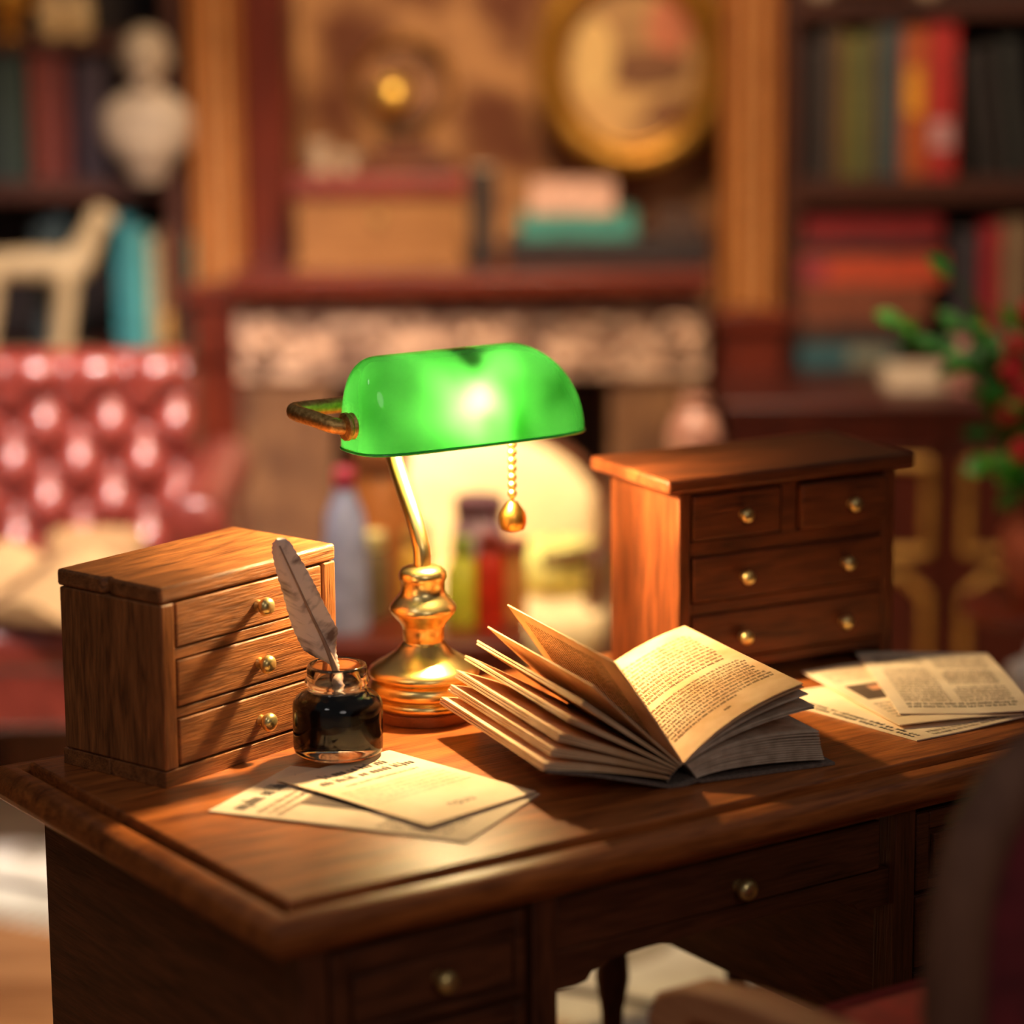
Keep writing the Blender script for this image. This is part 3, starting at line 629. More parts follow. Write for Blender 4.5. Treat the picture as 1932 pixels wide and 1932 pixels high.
for u, v in ((1918, 655), (1910, 700), (1935, 740), (1928, 850), (1945, 590), (1990, 800), (1905, 775), (2050, 700)):
    p = at(u, v, PY-.05)-Vector(pl.location); m = MB()
    for k in range(6):
        a = k*PI/3; m.ball(p+Vector((.014*math.cos(a), -.004, .014*math.sin(a))), (.012, .006, .012), 0, 10, 6)
    m.ball(p+Vector((0, -.008, 0)), .007, 0, 10, 6); obj('flower', m, RED, pl)

fj = thing('floor_jar', 'white porcelain floor jar at the right edge in front of the plant stand', 'jar', (X(1952, 4.62, 1280), 4.62, 0))
m = MB(); m.lathe([(0, 0), (.05, 0), (.075, .06), (.085, .2), (.07, .36), (.04, .43), (.046, .45), (.036, .445), (0, .42)], n=32); obj('body', m, plain('porcelain', (236, 228, 218), .25, var=.03), fj)
m = MB(); m.lathe([(.05, .452), (.046, .47), (.02, .485), (.012, .495), (.014, .505), (0, .51)], n=28); obj('lid', m, plain('porcelain', (236, 228, 218), .25, var=.03), fj)
# ------------------------------------------------------------------ rug
RUGA = mottle('cream_rug_wool', (214, 202, 184), (244, 234, 216), 8, .95, 0, .2)
RUGD = plain('dark_rug_wool', (70, 50, 40), .95); RUGM = plain('rug_grey_wool', (170, 156, 136), .95)
rg = thing('rug', 'cream rug with dark border stripe on the floor behind the desk', 'rug', (-.838, 4.73, 0), math.radians(-28.5))
m = MB(); m.box(-.75, 1.25, 0, .64, 0, .008); m.box(-.75, 1.25, .10, .125, .008, .0105, 1); m.box(-.75, 1.25, .55, .57, .008, .0105, 1)
for k in range(6): m.ball((-.5+k*.3, .34, .006), (.07, .14, .004), 2, 16, 6)
obj('pile', m, [RUGA, RUGD, RUGM], rg)
m = MB()
for k in range(78): m.box(-.75+k*.0258, -.74+k*.0258, -.05, 0, .001, .005)
obj('fringe', m, RUGA, rg)

# ------------------------------------------------------------------ the desk
O2 = Vector((-.2355, 2.8267, ZD)); DYAW = .5995
dk = thing('desk', 'mahogany pedestal desk with brass-knobbed drawers in the foreground', 'desk', (O2.x, O2.y, 0), DYAW)
DL, DD = 1.17, .625
zt = ZD
m = MB(); m.box(0, DL, 0, DD, zt-.03, zt); obj('writing_surface', m, deskwood('X'), dk, bevel=.004)
# bullnose moulding round the top
prof = [(.004, -.030), (.004, -.012), (.012, -.007), (.024, -.0065), (.034, -.010), (.041, -.018), (.044, -.028), (.041, -.037), (.034, -.044), (.026, -.047), (.018, -.049), (.018, -.054), (.008, -.056), (-.02, -.056)]
m = MB(); rings = []
nC = 5
def corner(cx, cy, sx, sy, out):  # mitred
    return (cx+sx*out, cy+sy*out)
loops = []
for out, z in prof:
    loops.append([m.b.verts.new((x+sx*out, y+sy*out, zt+z)) for x, y, sx, sy in ((0, 0, -1, -1), (DL, 0, 1, -1), (DL, DD, 1, 1), (0, DD, -1, 1))])
for A_, B_ in zip(loops, loops[1:]):
    for k in range(4):
        f = m.b.faces.new((A_[k], A_[(k+1) % 4], B_[(k+1) % 4], B_[k])); f.smooth = True
obj('edge_moulding', m, deskwood('X'), dk, angle=60, bevel=0)
m = MB(); m.box(-.004, DL+.004, -.004, DD+.004, zt-.056, zt-.030); obj('subtop', m, darkwood('X'), dk)
ZP = zt-.36
PL = [(.012, .333), (.837, 1.158)]
kn_prof = [(.0, -.026), (.008, -.0255), (.0125, -.021), (.0135, -.016), (.011, -.011), (.0065, -.008), (.0055, -.004), (.008, -.001), (.008, 0), (0, 0)]
def knob(parent, x, y, z, s=1.0):
    m = MB(); m.lathe([(r*s, h*s) for r, h in kn_prof], (x, y, z), 32, axis='Y'); return obj('knob', m, KNOB, parent, angle=85)
def drawer(x0, x1, z0, z1, raised=True, knobs=None, y=0.0):
    m = MB(); fw = .026
    if raised:
        m.box(x0, x1, y+.003, y+.03, z0, z1)
        m.box(x0, x0+fw-.006, y-.003, y+.003, z0, z1); m.box(x1-.014, x1, y-.003, y+.003, z0, z1)
        m.box(x0+fw-.006, x1-.014, y-.003, y+.003, z1-.022, z1); m.box(x0+fw-.006, x1-.014, y-.003, y+.003, z0, z0+.012)
        m.box(x0+fw, x1-.02, y-.006, y+.003, z0+.017, z1-.028)
    else: m.box(x0, x1, y-.002, y+.03, z0, z1)
    d = obj('drawer', m, darkwood('X'), dk, bevel=.0025)
    for kx, kz in (knobs or [((x0+x1)/2+.005, (z0+z1)/2)]): knob(d, kx, y-.006 if raised else y-.002, kz)
for a, b in PL:
    m = MB(); m.box(a, b, .012, DD-.01, ZP, zt-.056); obj('pedestal', m, darkwood('Y'), dk, bevel=.002)
    inner = b if a < .5 else a
    for c_, d_ in ((a-.003, a+.029), (b-.029, b+.003)):
        m = MB(); m.box(c_, d_, -.008, .03, ZP, zt-.056); obj('stile', m, darkwood('Z'), dk, bevel=.002)
    dx0, dx1 = a+.036, b-.036
    for z1, z0 in ((zt-.068, zt-.166), (zt-.174, zt-.264), (zt-.272, zt-.352)):
        drawer(dx0, dx1, z0, z1, True, [((dx0+dx1)/2+.008, (z0+z1)/2-.003)])
    for lx in (a+.022, b-.075 if a > .5 else b-.02):
        for ly in (.04, .60):
            m = MB(); m.lathe([(0, ZP), (.024, ZP), (.024, ZP-.02), (.017, ZP-.03), (.022, ZP-.07), (.024, ZP-.10), (.016, ZP-.15), (.013, ZP-.24), (.017, ZP-.30), (.012, 0), (0, 0)], (lx, ly, 0), 18); obj('leg', m, darkwood('Z'), dk)
drawer(.342, .818, zt-.128, zt-.066, False, [(.600, zt-.104)], y=.004)
# arched apron below the centre drawer
pts = [(.334, zt-.130), (.836, zt-.130), (.836, zt-.176), (.800, zt-.176), (.785, zt-.173), (.778, zt-.164), (.765, zt-.163), (.752, zt-.154), (.70, zt-.1515), (.585, zt-.151), (.47, zt-.1515), (.418, zt-.154), (.405, zt-.163), (.392, zt-.164), (.385, zt-.173), (.37, zt-.176), (.334, zt-.176)]
m = MB(); m.prism(pts, lambda x, z, t: Vector((x, t, z)), .004, .022); obj('apron', m, darkwood('X'), dk, bevel=.001)

# ------------------------------------------------------------------ small chest of three drawers (left)
lc = thing('drawer_box', 'small walnut three-drawer box at the left end of the desk', 'drawer box', (-.4078, 3.2262, ZD), .8952)
w, d, h = .3026, .1748, .2415
def notched_lid(z0, z1, depth_notch):
    m = MB(); pts = [(0, 0), (w, 0), (w, d), (0, d), (0, d*.545), (.003, d*.54), (.003, d*.53), (0, d*.525)] if depth_notch == 0 else [(0, 0), (w, 0), (w, d), (0, d), (0, d*.56), (depth_notch, d*.535), (.0015, d*.47), (0, d*.42)]
    m.prism(pts, lambda x, y, t: Vector((x, y, t)), z0, z1); return m
obj('lid', notched_lid(h-.0205, h, .008), walnut('X'), lc, bevel=.004)
obj('base', notched_lid(0, .0195, 0), walnut('X'), lc, bevel=.003)
m = MB(); m.box(.0008, .0225, .0, d-.003, .0205, h-.0215); obj('side_panel', m, walnut('Z'), lc, bevel=.0025)
m = MB(); m.box(w-.0225, w-.0008, .0, d-.003, .0205, h-.0215); obj('side_panel', m, walnut('Z'), lc, bevel=.0025)
m = MB(); m.box(.0225, w-.0225, d-.012, d-.004, .0205, h-.0215); obj('back_panel', m, walnut('X'), lc)
for z0, z1 in ((.1505, .1645), (.0795, .0925)):
    m = MB(); m.box(.0225, w-.0225, .002, d-.012, z0+.0008, z1-.0008); obj('rail', m, walnut('X'), lc, bevel=.0012)
for z0, z1, kz in ((.1655, .2185, .190), (.094, .1490, .1185), (.0225, .0780, .0465)):
    m = MB(); m.box(.0258, w-.0262, .001, d-.02, z0, z1); o = obj('drawer', m, walnut('X'), lc, bevel=.002)
    knob(o, .163, .001, kz, .86)

# ------------------------------------------------------------------ chest of four drawers (right)
rc_ = thing('drawer_chest', 'dark wooden four-drawer chest with overhanging top at the back of the desk', 'drawer chest', (.2014, 3.6132, ZD), .4902)
w, d, h = .389, .2048, .2866
m = MB(); m.box(0, w, 0, d, h-.0190, h); obj('top', m, chestwood('X'), rc_, bevel=.005)
bx0, bx1, by0, by1 = .0235, w-.0235, .013, d-.015
for a in (bx0, bx1-.019):
    m = MB(); m.box(a, a+.019, by0, by1, .0, h-.0192); obj('side_panel', m, chestwood('Z') if a > .1 else chestwood('Z'), rc_, bevel=.0025)
m = MB(); m.box(bx0+.019, bx1-.019, by1-.012, by1-.003, .02, h-.0192); obj('back_panel', m, chestwood('X'), rc_)
m = MB()
for z0, z1 in ((.261, h-.0192), (.178, .1965), (.0995, .1145), (.020, .0335)): m.box(bx0+.019, bx1-.019, by0+.003, by1-.012, z0, z1)
m.box(.1845, .2075, by0+.003, by1-.012, .1965, .261); obj('rails', m, chestwood('X'), rc_, bevel=.001)
for x0, x1, z0, z1, ks, y in ((.0465, .1825, .1985, .2590, [(.122, .228)], .014), (.2095, .3465, .1985, .2595, [(.287, .227)], .005), (.0465, .3465, .1160, .1765, [(.124, .1445), (.284, .1455)], .013), (.0465, .3465, .0350, .0985, [(.122, .0635), (.282, .0645)], .013)):
    m = MB(); m.box(x0, x1, y, by1-.02, z0, z1); o = obj('drawer', m, chestwood('X'), rc_, bevel=.003)
    for kx, kz in ks: knob(o, kx, y, kz, .72)

# ------------------------------------------------------------------ banker's lamp
LB = Vector((-.11378, 3.53297, ZD)); LYAW = math.radians(32)
lp = thing('bankers_lamp', 'lit brass desk lamp with green glass shade in the middle of the desk', 'lamp', LB, LYAW)
m = MB(); m.lathe([(0, 0), (.0625, 0), (.0645, .002), (.0645, .0135), (.063, .015), (0, .015)], n=64); obj('wooden_plinth', m, wood('plinth_wood', (120, 58, 22), (160, 84, 36), 'X', 2, .35), lp)
prof = [(0, .015), (.061, .015), (.0655, .018), (.067, .0225), (.0655, .027), (.0625, .0285), (.0635, .030), (.0685, .033), (.0705, .039), (.0695, .046), (.066, .050), (.062, .052), (.0655, .054), (.070, .0565), (.0708, .060), (.069, .064), (.063, .0685), (.054, .0735), (.044, .080), (.035, .087), (.0285, .0955), (.0265, .098),
        (.0255, .0985), (.0255, .1005), (.0262, .1015), (.0265, .112), (.0272, .118), (.030, .124), (.0355, .130), (.0395, .135), (.0420, .1385), (.0428, .1415), (.0412, .146), (.0375, .151), (.033, .156), (.029, .161), (.0275, .166), (.0275, .176), (.0292, .179), (.0302, .183), (.0295, .188), (.026, .193), (.020, .196), (.010, .1975), (0, .198)]
m = MB(); m.lathe(prof, n=72); obj('base', m, BRASS, lp, angle=70)
SZ = .353
cx, a_l, a_r, bw, hh = .045, .145, .185, .056, .116
stem = [(0, 0, .19), (0, 0, .212), (0, .004, .226), (0, .018, .252), (0, .045, .29), (0, .066, .322), (0, .076, .352), (0, .078, .385), (0, .078, .402)]
m = MB(); m.tube(stem, [.0112, .0112, .0110, .0107, .0105, .0103, .010, .0098, .0095], 20, smoothpath=6); obj('stem', m, BRASS, lp, angle=80)
xe = cx-a_l
m = MB(); r = .0102; zb_ = .398
loop = [(.02, .078, zb_), (xe, .078, zb_), (xe-.03, .077, zb_), (xe-.040, .070, zb_), (xe-.043, .055, zb_-.001), (xe-.036, .028, zb_-.004), (xe-.028, .008, zb_-.008), (xe-.022, .000, zb_-.010), (xe-.01, -.004, zb_-.012), (xe+.004, -.005, zb_-.012)]
m.tube(loop, r, 16, smoothpath=5); obj('yoke', m, BRASS_OLD, lp, angle=80)
m = MB(); m.lathe([(0, -.015), (.013, -.015), (.0172, -.013), (.0178, -.009), (.0150, -.006), (.0155, -.004), (.0168, -.002), (.0155, .004), (0, .004)], (xe+.002, -.005, zb_-.012), 28, axis='X'); obj('nut', m, BRASS_OLD, lp)
def sgp(v, e): return math.copysign(abs(v)**e, v)
def shade_pt(u, phi):
    th = 2*PI*u; s = math.sin(phi); c = math.cos(phi)
    cc_, ss_ = sgp(math.cos(th), .42), sgp(math.sin(th), .55)
    if cc_ < 0: aa = a_l*(.70+.30*max(0, 1-s**4.0)**.40)
    else: aa = a_r*(.46+.54*max(0, 1-s**2.0)**.55)
    return Vector((cx+aa*cc_, bw*(c**.85)*ss_, SZ+hh*s))
m = MB(); NU, NV = 120, 40
m.grid(lambda u, v: shade_pt(u, PI/2*(v*.9995)), NU, NV, cu=True)
sh = obj('shade', m, SHADE, lp, angle=180)
m = MB(); rim = [shade_pt(k/120, 0) for k in range(120)]
def rimf(u, v):
    k = int(round(u*120)) % 120; p = rim[k]; q = (rim[(k+1) % 120]-rim[k-1]).normalized(); nrm = Vector((q.y, -q.x, 0))
    return p+.0022*(nrm*math.cos(2*PI*v)+Vector((0, 0, 1))*math.sin(2*PI*v))
m.grid(rimf, 120, 8, cu=True, cv=True); 
rm_, nt_, b_ = base_mat('green_glass_rim'); b_.inputs['Base Color'].default_value = (.03, .55, .06, 1); b_.inputs['Roughness'].default_value = .1; b_.inputs['Coat Weight'].default_value = .5
obj('shade_rim', m, rm_, sh, angle=180)
# socket and bulb
m = MB(); m.lathe([(0, .424), (.0115, .424), (.0125, .432), (.0125, .452), (0, .452)], (.060, -.018, 0), 20); m.tube([(.02, .078, .402), (.03, .03, .43), (.053, -.016, .442)], .0055, 10, smoothpath=4); obj('socket', m, BRASS, lp)
m = MB(); m.lathe([(0, .364), (.006, .3655), (.0105, .370), (.013, .379), (.0135, .392), (.0125, .410), (.0095, .424), (0, .425)], (.060, -.018, 0), 24); obj('bulb', m, emit_mat('glowing_bulb', (1, .72, .35), 2900), lp)
m = MB(); cz_ = SZ-.004; x_c = .135
k = 0
while cz_ > .264:
    m.ball((x_c, 0, cz_), .0062, 0, 14, 8); cz_ -= .0107
m.tube([(x_c, 0, SZ+.02), (x_c, 0, .262)], .0026, 8); obj('pull_chain', m, BRASS, lp)
m = MB(); m.lathe([(0, .264), (.007, .263), (.0105, .258), (.0160, .250), (.0178, .242), (.0175, .234), (.0150, .2275), (.009, .2250), (0, .2248)], (x_c, 0, 0), 24); obj('pull_knob', m, mottle('satin_brass', (226, 160, 70), (240, 180, 90), 60, .3, 1), lp)
m = MB(); m.tube([(x_c, 0, SZ+.02), (x_c-.01, .0, .41), (.070, -.017, .440)], .003, 8); obj('chain_arm', m, BRASS, lp)

# ------------------------------------------------------------------ printed marks
def print_lines(mb, fn, x0, x1, y0, y1, n, seed, mi, cw=.5, fill=.62, ragged=.0, skip=(), bold=.14):
    rd = random.Random(seed); lh = (y1-y0)/n
    for i in range(n):
        if i in skip: continue
        yb = y1-(i+1)*lh+lh*.25; xh = lh*.5; x = x0+(rd.random()*.1*(x1-x0) if i-1 in skip else 0); end = x1-rd.random()*ragged*(x1-x0)
        c = xh*cw*1.6
        while x < end:
            for _ in range(rd.randint(2, 8)):
                if x+c > end: break
                t = bold*xh*1.6
                def q(ax, ay, bx, by):
                    mb.quad([fn(ax, ay), fn(bx, ay), fn(bx, by), fn(ax, by)], mi)
                k = rd.random(); top = xh*(1.55 if rd.random() < .22 else 1); low = -xh*.4 if rd.random() < .08 else 0
                q(x, yb+low, x+t, yb+top)
                if k < .75: q(x+c*.62-t, yb, x+c*.62, yb+xh)
                if k < .45: q(x, yb+xh-t, x+c*.62, yb+xh)
                if .3 < k: q(x, yb, x+c*.62, yb+t)
                x += c*.92
            x += c*.75
# ------------------------------------------------------------------ loose sheets
DXv = Vector((math.cos(DYAW), math.sin(DYAW), 0)); DYv = Vector((-DXv.y, DXv.x, 0))
def sheet(name, label, quad, z, mat, marks, curl=None, group=None, torn=None):
    """quad: four corners on the desk (desk metres), order near-left, near-right, far-right, far-left"""
    q = [Vector((O2.x, O2.y, 0))+DXv*a+DYv*b for a, b in quad]; c = sum(q, Vector())/4
    q = [p-c for p in q]
    def hgt(u, v): return (curl(u, v) if curl else 0)
    def P(u, v, k=0): p = (q[0]*(1-u)+q[1]*u)*(1-v)+(q[3]*(1-u)+q[2]*u)*v; return Vector((p.x, p.y, hgt(u, v)+k))
    m = MB(); T = .0014
    m.grid(lambda u, v: P(u, v, T), 24, 24); m.grid(lambda u, v: P(u, v, 0), 24, 24)
    for e in (0, 1):
        m.grid(lambda u, v: P(u, e, v*T), 24, 2); m.grid(lambda u, v: P(e, u, v*T), 24, 2)
    bmesh.ops.remove_doubles(m.b, verts=m.b.verts[:], dist=1e-6)
    marks(m, lambda x, y: P(x, y, T+.0004))
    o = obj(name, m, [mat, INK_BLACK, INK_GREY, plain('printed_photo', (92, 70, 56), .8), plain('photo_light', (196, 136, 100), .8)], angle=60)
    o.location = (c.x, c.y, z); return tag(o, label, 'paper', group)
sheet('newspaper_sheet', 'larger newspaper sheet lying beneath the other by the ink bottle', [(.080, .319), (.257, .0525), (.424, .150), (.246, .418)], ZD+.0006, PAPER2,
      lambda m, P: (print_lines(m, lambda x, y: P(1-y, x), .08, .86, .86, .95, 1, 5, 1, .6, bold=.18), m.grid(lambda u, v: P(.26+.34*u, .30+.20*v), 6, 4, 3),
                    print_lines(m, lambda x, y: P(1-y, x), .06, .94, .72, .84, 3, 6, 2), print_lines(m, P, .64, .92, .04, .40, 8, 7, 2)),
      curl=lambda u, v: .0012*math.sin(PI*u)+.002*max(0, u-.8), group='newspaper sheets by the ink bottle')
sheet('newspaper_sheet', 'upper newspaper sheet with headline under the front of the ink bottle', [(.1973, .3671), (.2449, .1115), (.418, .150), (.3699, .3924)], ZD+.0046, PAPER,
      lambda m, P: (print_lines(m, lambda x, y: P(1-y, x), .22, .80, .82, .90, 1, 31, 1, .6, bold=.17), print_lines(m, lambda x, y: P(1-y, x), .10, .94, .73, .81, 1, 32, 1, .6, bold=.17),
                    print_lines(m, lambda x, y: P(1-y, x), .2, .86, .66, .70, 1, 33, 2), print_lines(m, lambda x, y: P(1-y, x), .06, .94, .36, .62, 6, 34, 2, bold=.07),
                    print_lines(m, lambda x, y: P(1-y, x), .40, .66, .10, .19, 1, 35, 1, .9, bold=.09)),
      curl=lambda u, v: .002*math.sin(PI*u)*(1-v)+.004*max(0, u-.75)*4*(1-v)*.5, group='newspaper sheets by the ink bottle')
GR = 'newspaper sheets at the right end of the desk'
sheet('newspaper_sheet', 'lowest newspaper sheet of the pile at the right desk end', [(.925, .058), (1.10, .05), (1.14, .30), (.90, .33)], ZD+.0006, PAPER,
      lambda m, P: (print_lines(m, lambda x, y: P(y, x), .05, .95, .02, .12, 2, 41, 1, .6, bold=.2), print_lines(m, P, .2, .9, .02, .1, 2, 42, 2)), curl=lambda u, v: .003*max(0, u-.4)*(1-v)*2, group=GR)
sheet('newspaper_sheet', 'middle newspaper sheet with a dark printed photograph at the right desk end', [(.9402, .1064), (1.10, .052), (1.16, .35), (1.0089, .3769)], ZD+.0056, PAPER,
      lambda m, P: (m.grid(lambda u, v: P(.10+.5*u, .42+.24*v), 6, 4, 3), m.grid(lambda u, v: P(.26+.16*u, .55+.07*v), 5, 4, 4), m.grid(lambda u, v: P(.34+.18*u, .48+.05*v), 5, 4, 4), print_lines(m, P, .08, .7, .72, .9, 5, 45, 2), print_lines(m, P, .08, .6, .1, .36, 6, 46, 2)),
      curl=lambda u, v: .001+.002*math.sin(PI*u), group=GR)
sheet('newspaper_sheet', 'top newspaper sheet covered in columns of print at the right desk end', [(.9654, .1354), (1.105, .035), (1.264, .2901), (1.126, .4052)], ZD+.0106, PAPER2,
      lambda m, P: (print_lines(m, P, .10, .46, .16, .92, 20, 51, 2, .5, bold=.2, skip=(4, 5)), print_lines(m, P, .52, .92, .16, .88, 19, 52, 2, .5, bold=.22, skip=(5, 12)), print_lines(m, P, .10, .92, .07, .15, 2, 53, 1, .5, bold=.16)),
      curl=lambda u, v: .002*math.sin(PI*v)+.010*max(0, u-.55)*(1-v), group=GR)

# ------------------------------------------------------------------ ink bottle and quill
IB = Vector((-.21242, 3.34256, ZD+.0085))
ib = thing('ink_bottle', 'round glass ink bottle half full of black ink on the newspaper sheets', 'bottle', IB)
out = [(0, .0), (.046, 0), (.051, .0015), (.0538, .005), (.0545, .010), (.0545, .060), (.053, .066), (.049, .0715), (.043, .0755), (.038, .078), (.0355, .081), (.0350, .084), (.0372, .0865), (.0388, .090), (.0380, .094), (.0362, .096), (.0362, .107), (.0352, .110), (.0335, .111)]
inn = [(.0318, .110), (.0305, .106), (.0300, .085), (.0325, .079), (.040, .0735), (.0465, .0690), (.0500, .063), (.0505, .058), (.0505, .024), (.049, .019), (.045, .0165), (0, .0160)]
m = MB(); m.lathe(out+inn, n=64); obj('glass', m, GLASS, ib, angle=70)
m = MB(); m.lathe([(0, .0155), (.0455, .0160), (.0496, .0186), (.0511, .0238), (.0511, .0585), (.0506, .0635), (.0470, .0696), (.0415, .0735), (.0345, .0785), (0, .0780)], n=64); obj('ink', m, INK, ib, angle=60)
# quill: vane drawn in its own plane, shaft standing in the bottle
q = thing('feather_quill', 'grey-brown feather quill standing in the ink bottle', 'quill', IB+Vector((0, 0, .072)))
FYq = IB.y-.002
def F(u, v, dy=0):
    p = at(u, v, FYq); s = (1275-v)/270
    return p+Vector((0, dy+.018*(1-s)-.02*max(0, s-.3), 0))-Vector(q.location)
left = [(524, 1013), (514, 1024), (513, 1040), (517, 1062), (523, 1090), (532, 1122), (541, 1160), (549, 1190), (560, 1215), (570, 1235), (590, 1248), (608, 1256), (618, 1262), (624, 1270)]
right = [(524, 1013), (538, 1013), (549, 1022), (560, 1042), (574, 1066), (588, 1094), (600, 1120), (612, 1148), (624, 1172), (636, 1196), (633, 1216), (632, 1236), (636, 1256), (639, 1270)]
mid = [(524, 1013), (527, 1020), (534, 1038), (545, 1064), (556, 1090), (566, 1114), (577, 1140), (587, 1164), (597, 1186), (606, 1206), (615, 1228), (622, 1244), (627, 1258), (631, 1270)]
def lerp(L_, t):
    t *= len(L_)-1; i = min(int(t), len(L_)-2); f = t-i; return (L_[i][0]*(1-f)+L_[i+1][0]*f, L_[i][1]*(1-f)+L_[i+1][1]*f)
def vane(u, v, back=0):
    a, b = (lerp(left, u), lerp(mid, u)) if v < .5 else (lerp(mid, u), lerp(right, u)); f = v*2 if v < .5 else v*2-1
    x = a[0]*(1-f)+b[0]*f; y = a[1]*(1-f)+b[1]*f
    jag = .9*math.sin(u*150)*(abs(v-.5)*2)**6 if 0 < u < 1 else 0
    return F(x+jag, y, .006*(abs(v-.5)*2)**2+back)
m = MB(); m.grid(lambda u, v: vane(u, v), 90, 13); m.grid(lambda u, v: vane(u, v, .0015), 90, 13)
def feather_mat():
    m, nt, b = base_mat('feather_barbs'); N = nt.nodes; L = nt.links
    tc = N.new('ShaderNodeTexCoord'); sx = N.new('ShaderNodeSeparateXYZ'); L.new(tc.outputs['Object'], sx.inputs[0])
    # barbs run obliquely away from the shaft line
    kx = N.new('ShaderNodeMath'); kx.operation = 'MULTIPLY_ADD'; kx.inputs[1].default_value = .40; L.new(sx.outputs['Z'], kx.inputs[0]); L.new(sx.outputs['X'], kx.inputs[2])
    ab = N.new('ShaderNodeMath'); ab.operation = 'ABSOLUTE'; L.new(kx.outputs[0], ab.inputs[0])
    k2 = N.new('ShaderNodeMath'); k2.operation = 'MULTIPLY_ADD'; k2.inputs[1].default_value = -.55; L.new(ab.outputs[0], k2.inputs[0]); dn = N.new('ShaderNodeTexNoise'); dn.inputs['Scale'].default_value = 22; L.new(tc.outputs['Object'], dn.inputs['Vector']); L.new(sx.outputs['Z'], k2.inputs[2])
    cb = N.new('ShaderNodeCombineXYZ'); L.new(k2.outputs[0], cb.inputs['Z']); m3 = N.new('ShaderNodeMath'); m3.operation = 'MULTIPLY'; m3.inputs[1].default_value = .45; L.new(kx.outputs[0], m3.inputs[0]); L.new(m3.outputs[0], cb.inputs['X'])
    n = N.new('ShaderNodeTexNoise'); n.inputs['Scale'].default_value = 75; n.inputs['Detail'].default_value = 4; L.new(cb.outputs[0], n.inputs['Vector'])
    rp = N.new('ShaderNodeValToRGB'); rp.color_ramp.elements[0].position = .50; rp.color_ramp.elements[1].position = .68
    rp.color_ramp.elements[0].color = lin((112, 88, 80)); rp.color_ramp.elements[1].color = lin((232, 212, 204))
    fm = N.new('ShaderNodeMath'); fm.operation = 'MULTIPLY_ADD'; fm.inputs[1].default_value = .6; L.new(dn.outputs['Fac'], fm.inputs[0]); fs = N.new('ShaderNodeMath'); fs.operation = 'MULTIPLY'; fs.inputs[1].default_value = .75; L.new(n.outputs['Fac'], fs.inputs[0]); L.new(fs.outputs[0], fm.inputs[2]); L.new(fm.outputs[0], rp.inputs[0]); L.new(rp.outputs[0], b.inputs['Base Color']); b.inputs['Roughness'].default_value = .75; return m
obj('vane', m, feather_mat(), q, angle=60)
m = MB(); sp_ = [F(u, v, -.001) for u, v in ((529, 1026), (545, 1064), (566, 1114), (587, 1164), (606, 1206), (622, 1244), (631, 1270), (640, 1296))]+[Vector((-.0, -.004, .012)), Vector((.006, 0, .0))]
m.tube(sp_, [.0008, .001, .0013, .0016, .002, .003, .0045, .0062, .0066, .0066], 10, smoothpath=4); obj('shaft', m, plain('feather_shaft', (150, 122, 108), .5), q, angle=80)

# ------------------------------------------------------------------ open book
BK = Vector((.18896, 3.21985, ZD)); BYAW = math.radians(23.4)
ob_ = thing('open_book', 'small open book with fanned aged pages at the front of the desk', 'book', BK, BYAW)
COVER = mottle('grey_cloth', (104, 88, 78), (134, 114, 100), 200, .85, 0, .3)
HB = .31
def strip(mb, sec, y0, y1, thick, mi=0, side=1, mi_edge=None):
    """a curved sheet: sec is a list of (w,z) points from gutter to fore-edge"""
    n = len(sec); pts = [Vector((a, 0, b)) for a, b in sec]
    nr = []
    for i in range(n):
        d = (pts[min(i+1, n-1)]-pts[max(i-1, 0)]).normalized(); nr.append(Vector((-d.z, 0, d.x))*side)
    top = lambda u, v: pts[round(u*(n-1))]+nr[round(u*(n-1))]*thick/2+Vector((0, y0+(y1-y0)*v, 0))
    bot = lambda u, v: pts[round(u*(n-1))]-nr[round(u*(n-1))]*thick/2+Vector((0, y0+(y1-y0)*v, 0))
    mb.grid(top, n, 6, mi); mb.grid(bot, n, 6, mi)
    e = mi if mi_edge is None else mi_edge
    for v in (0, 1): mb.grid(lambda u, k: top(u, v)*(k)+bot(u, v)*(1-k), n, 2, e)
    mb.grid(lambda u, k: top(1, u)*k+bot(1, u)*(1-k), 6, 2, e)
    return top
def curve(p0, p1, p2, n=14):
    return [((1-t)**2*p0[0]+2*t*(1-t)*p1[0]+t*t*p2[0], (1-t)**2*p0[1]+2*t*(1-t)*p1[1]+t*t*p2[1]) for t in [k/(n-1) for k in range(n)]]
m = MB(); cov = [(-.1665, .0405), (-.11, .029), (-.055, .0145), (-.020, .0045), (-.010, .0018), (.012, .0018), (.026, .0045), (.034, .0030), (.10, .0022), (.211, .0022)]
strip(m, cov, -.004, HB+.004, .0032); obj('cover', m, COVER, ob_, angle=50)
m = MB(); strip(m, curve((-.0105, .0060), (-.004, .018), (.0095, .0262), 8)+curve((.0105, .0262), (.022, .018), (.0285, .0052), 8), .001, HB-.001, .0016); obj('spine_lining', m, COVER, ob_, angle=80)
rb = random.Random(11)
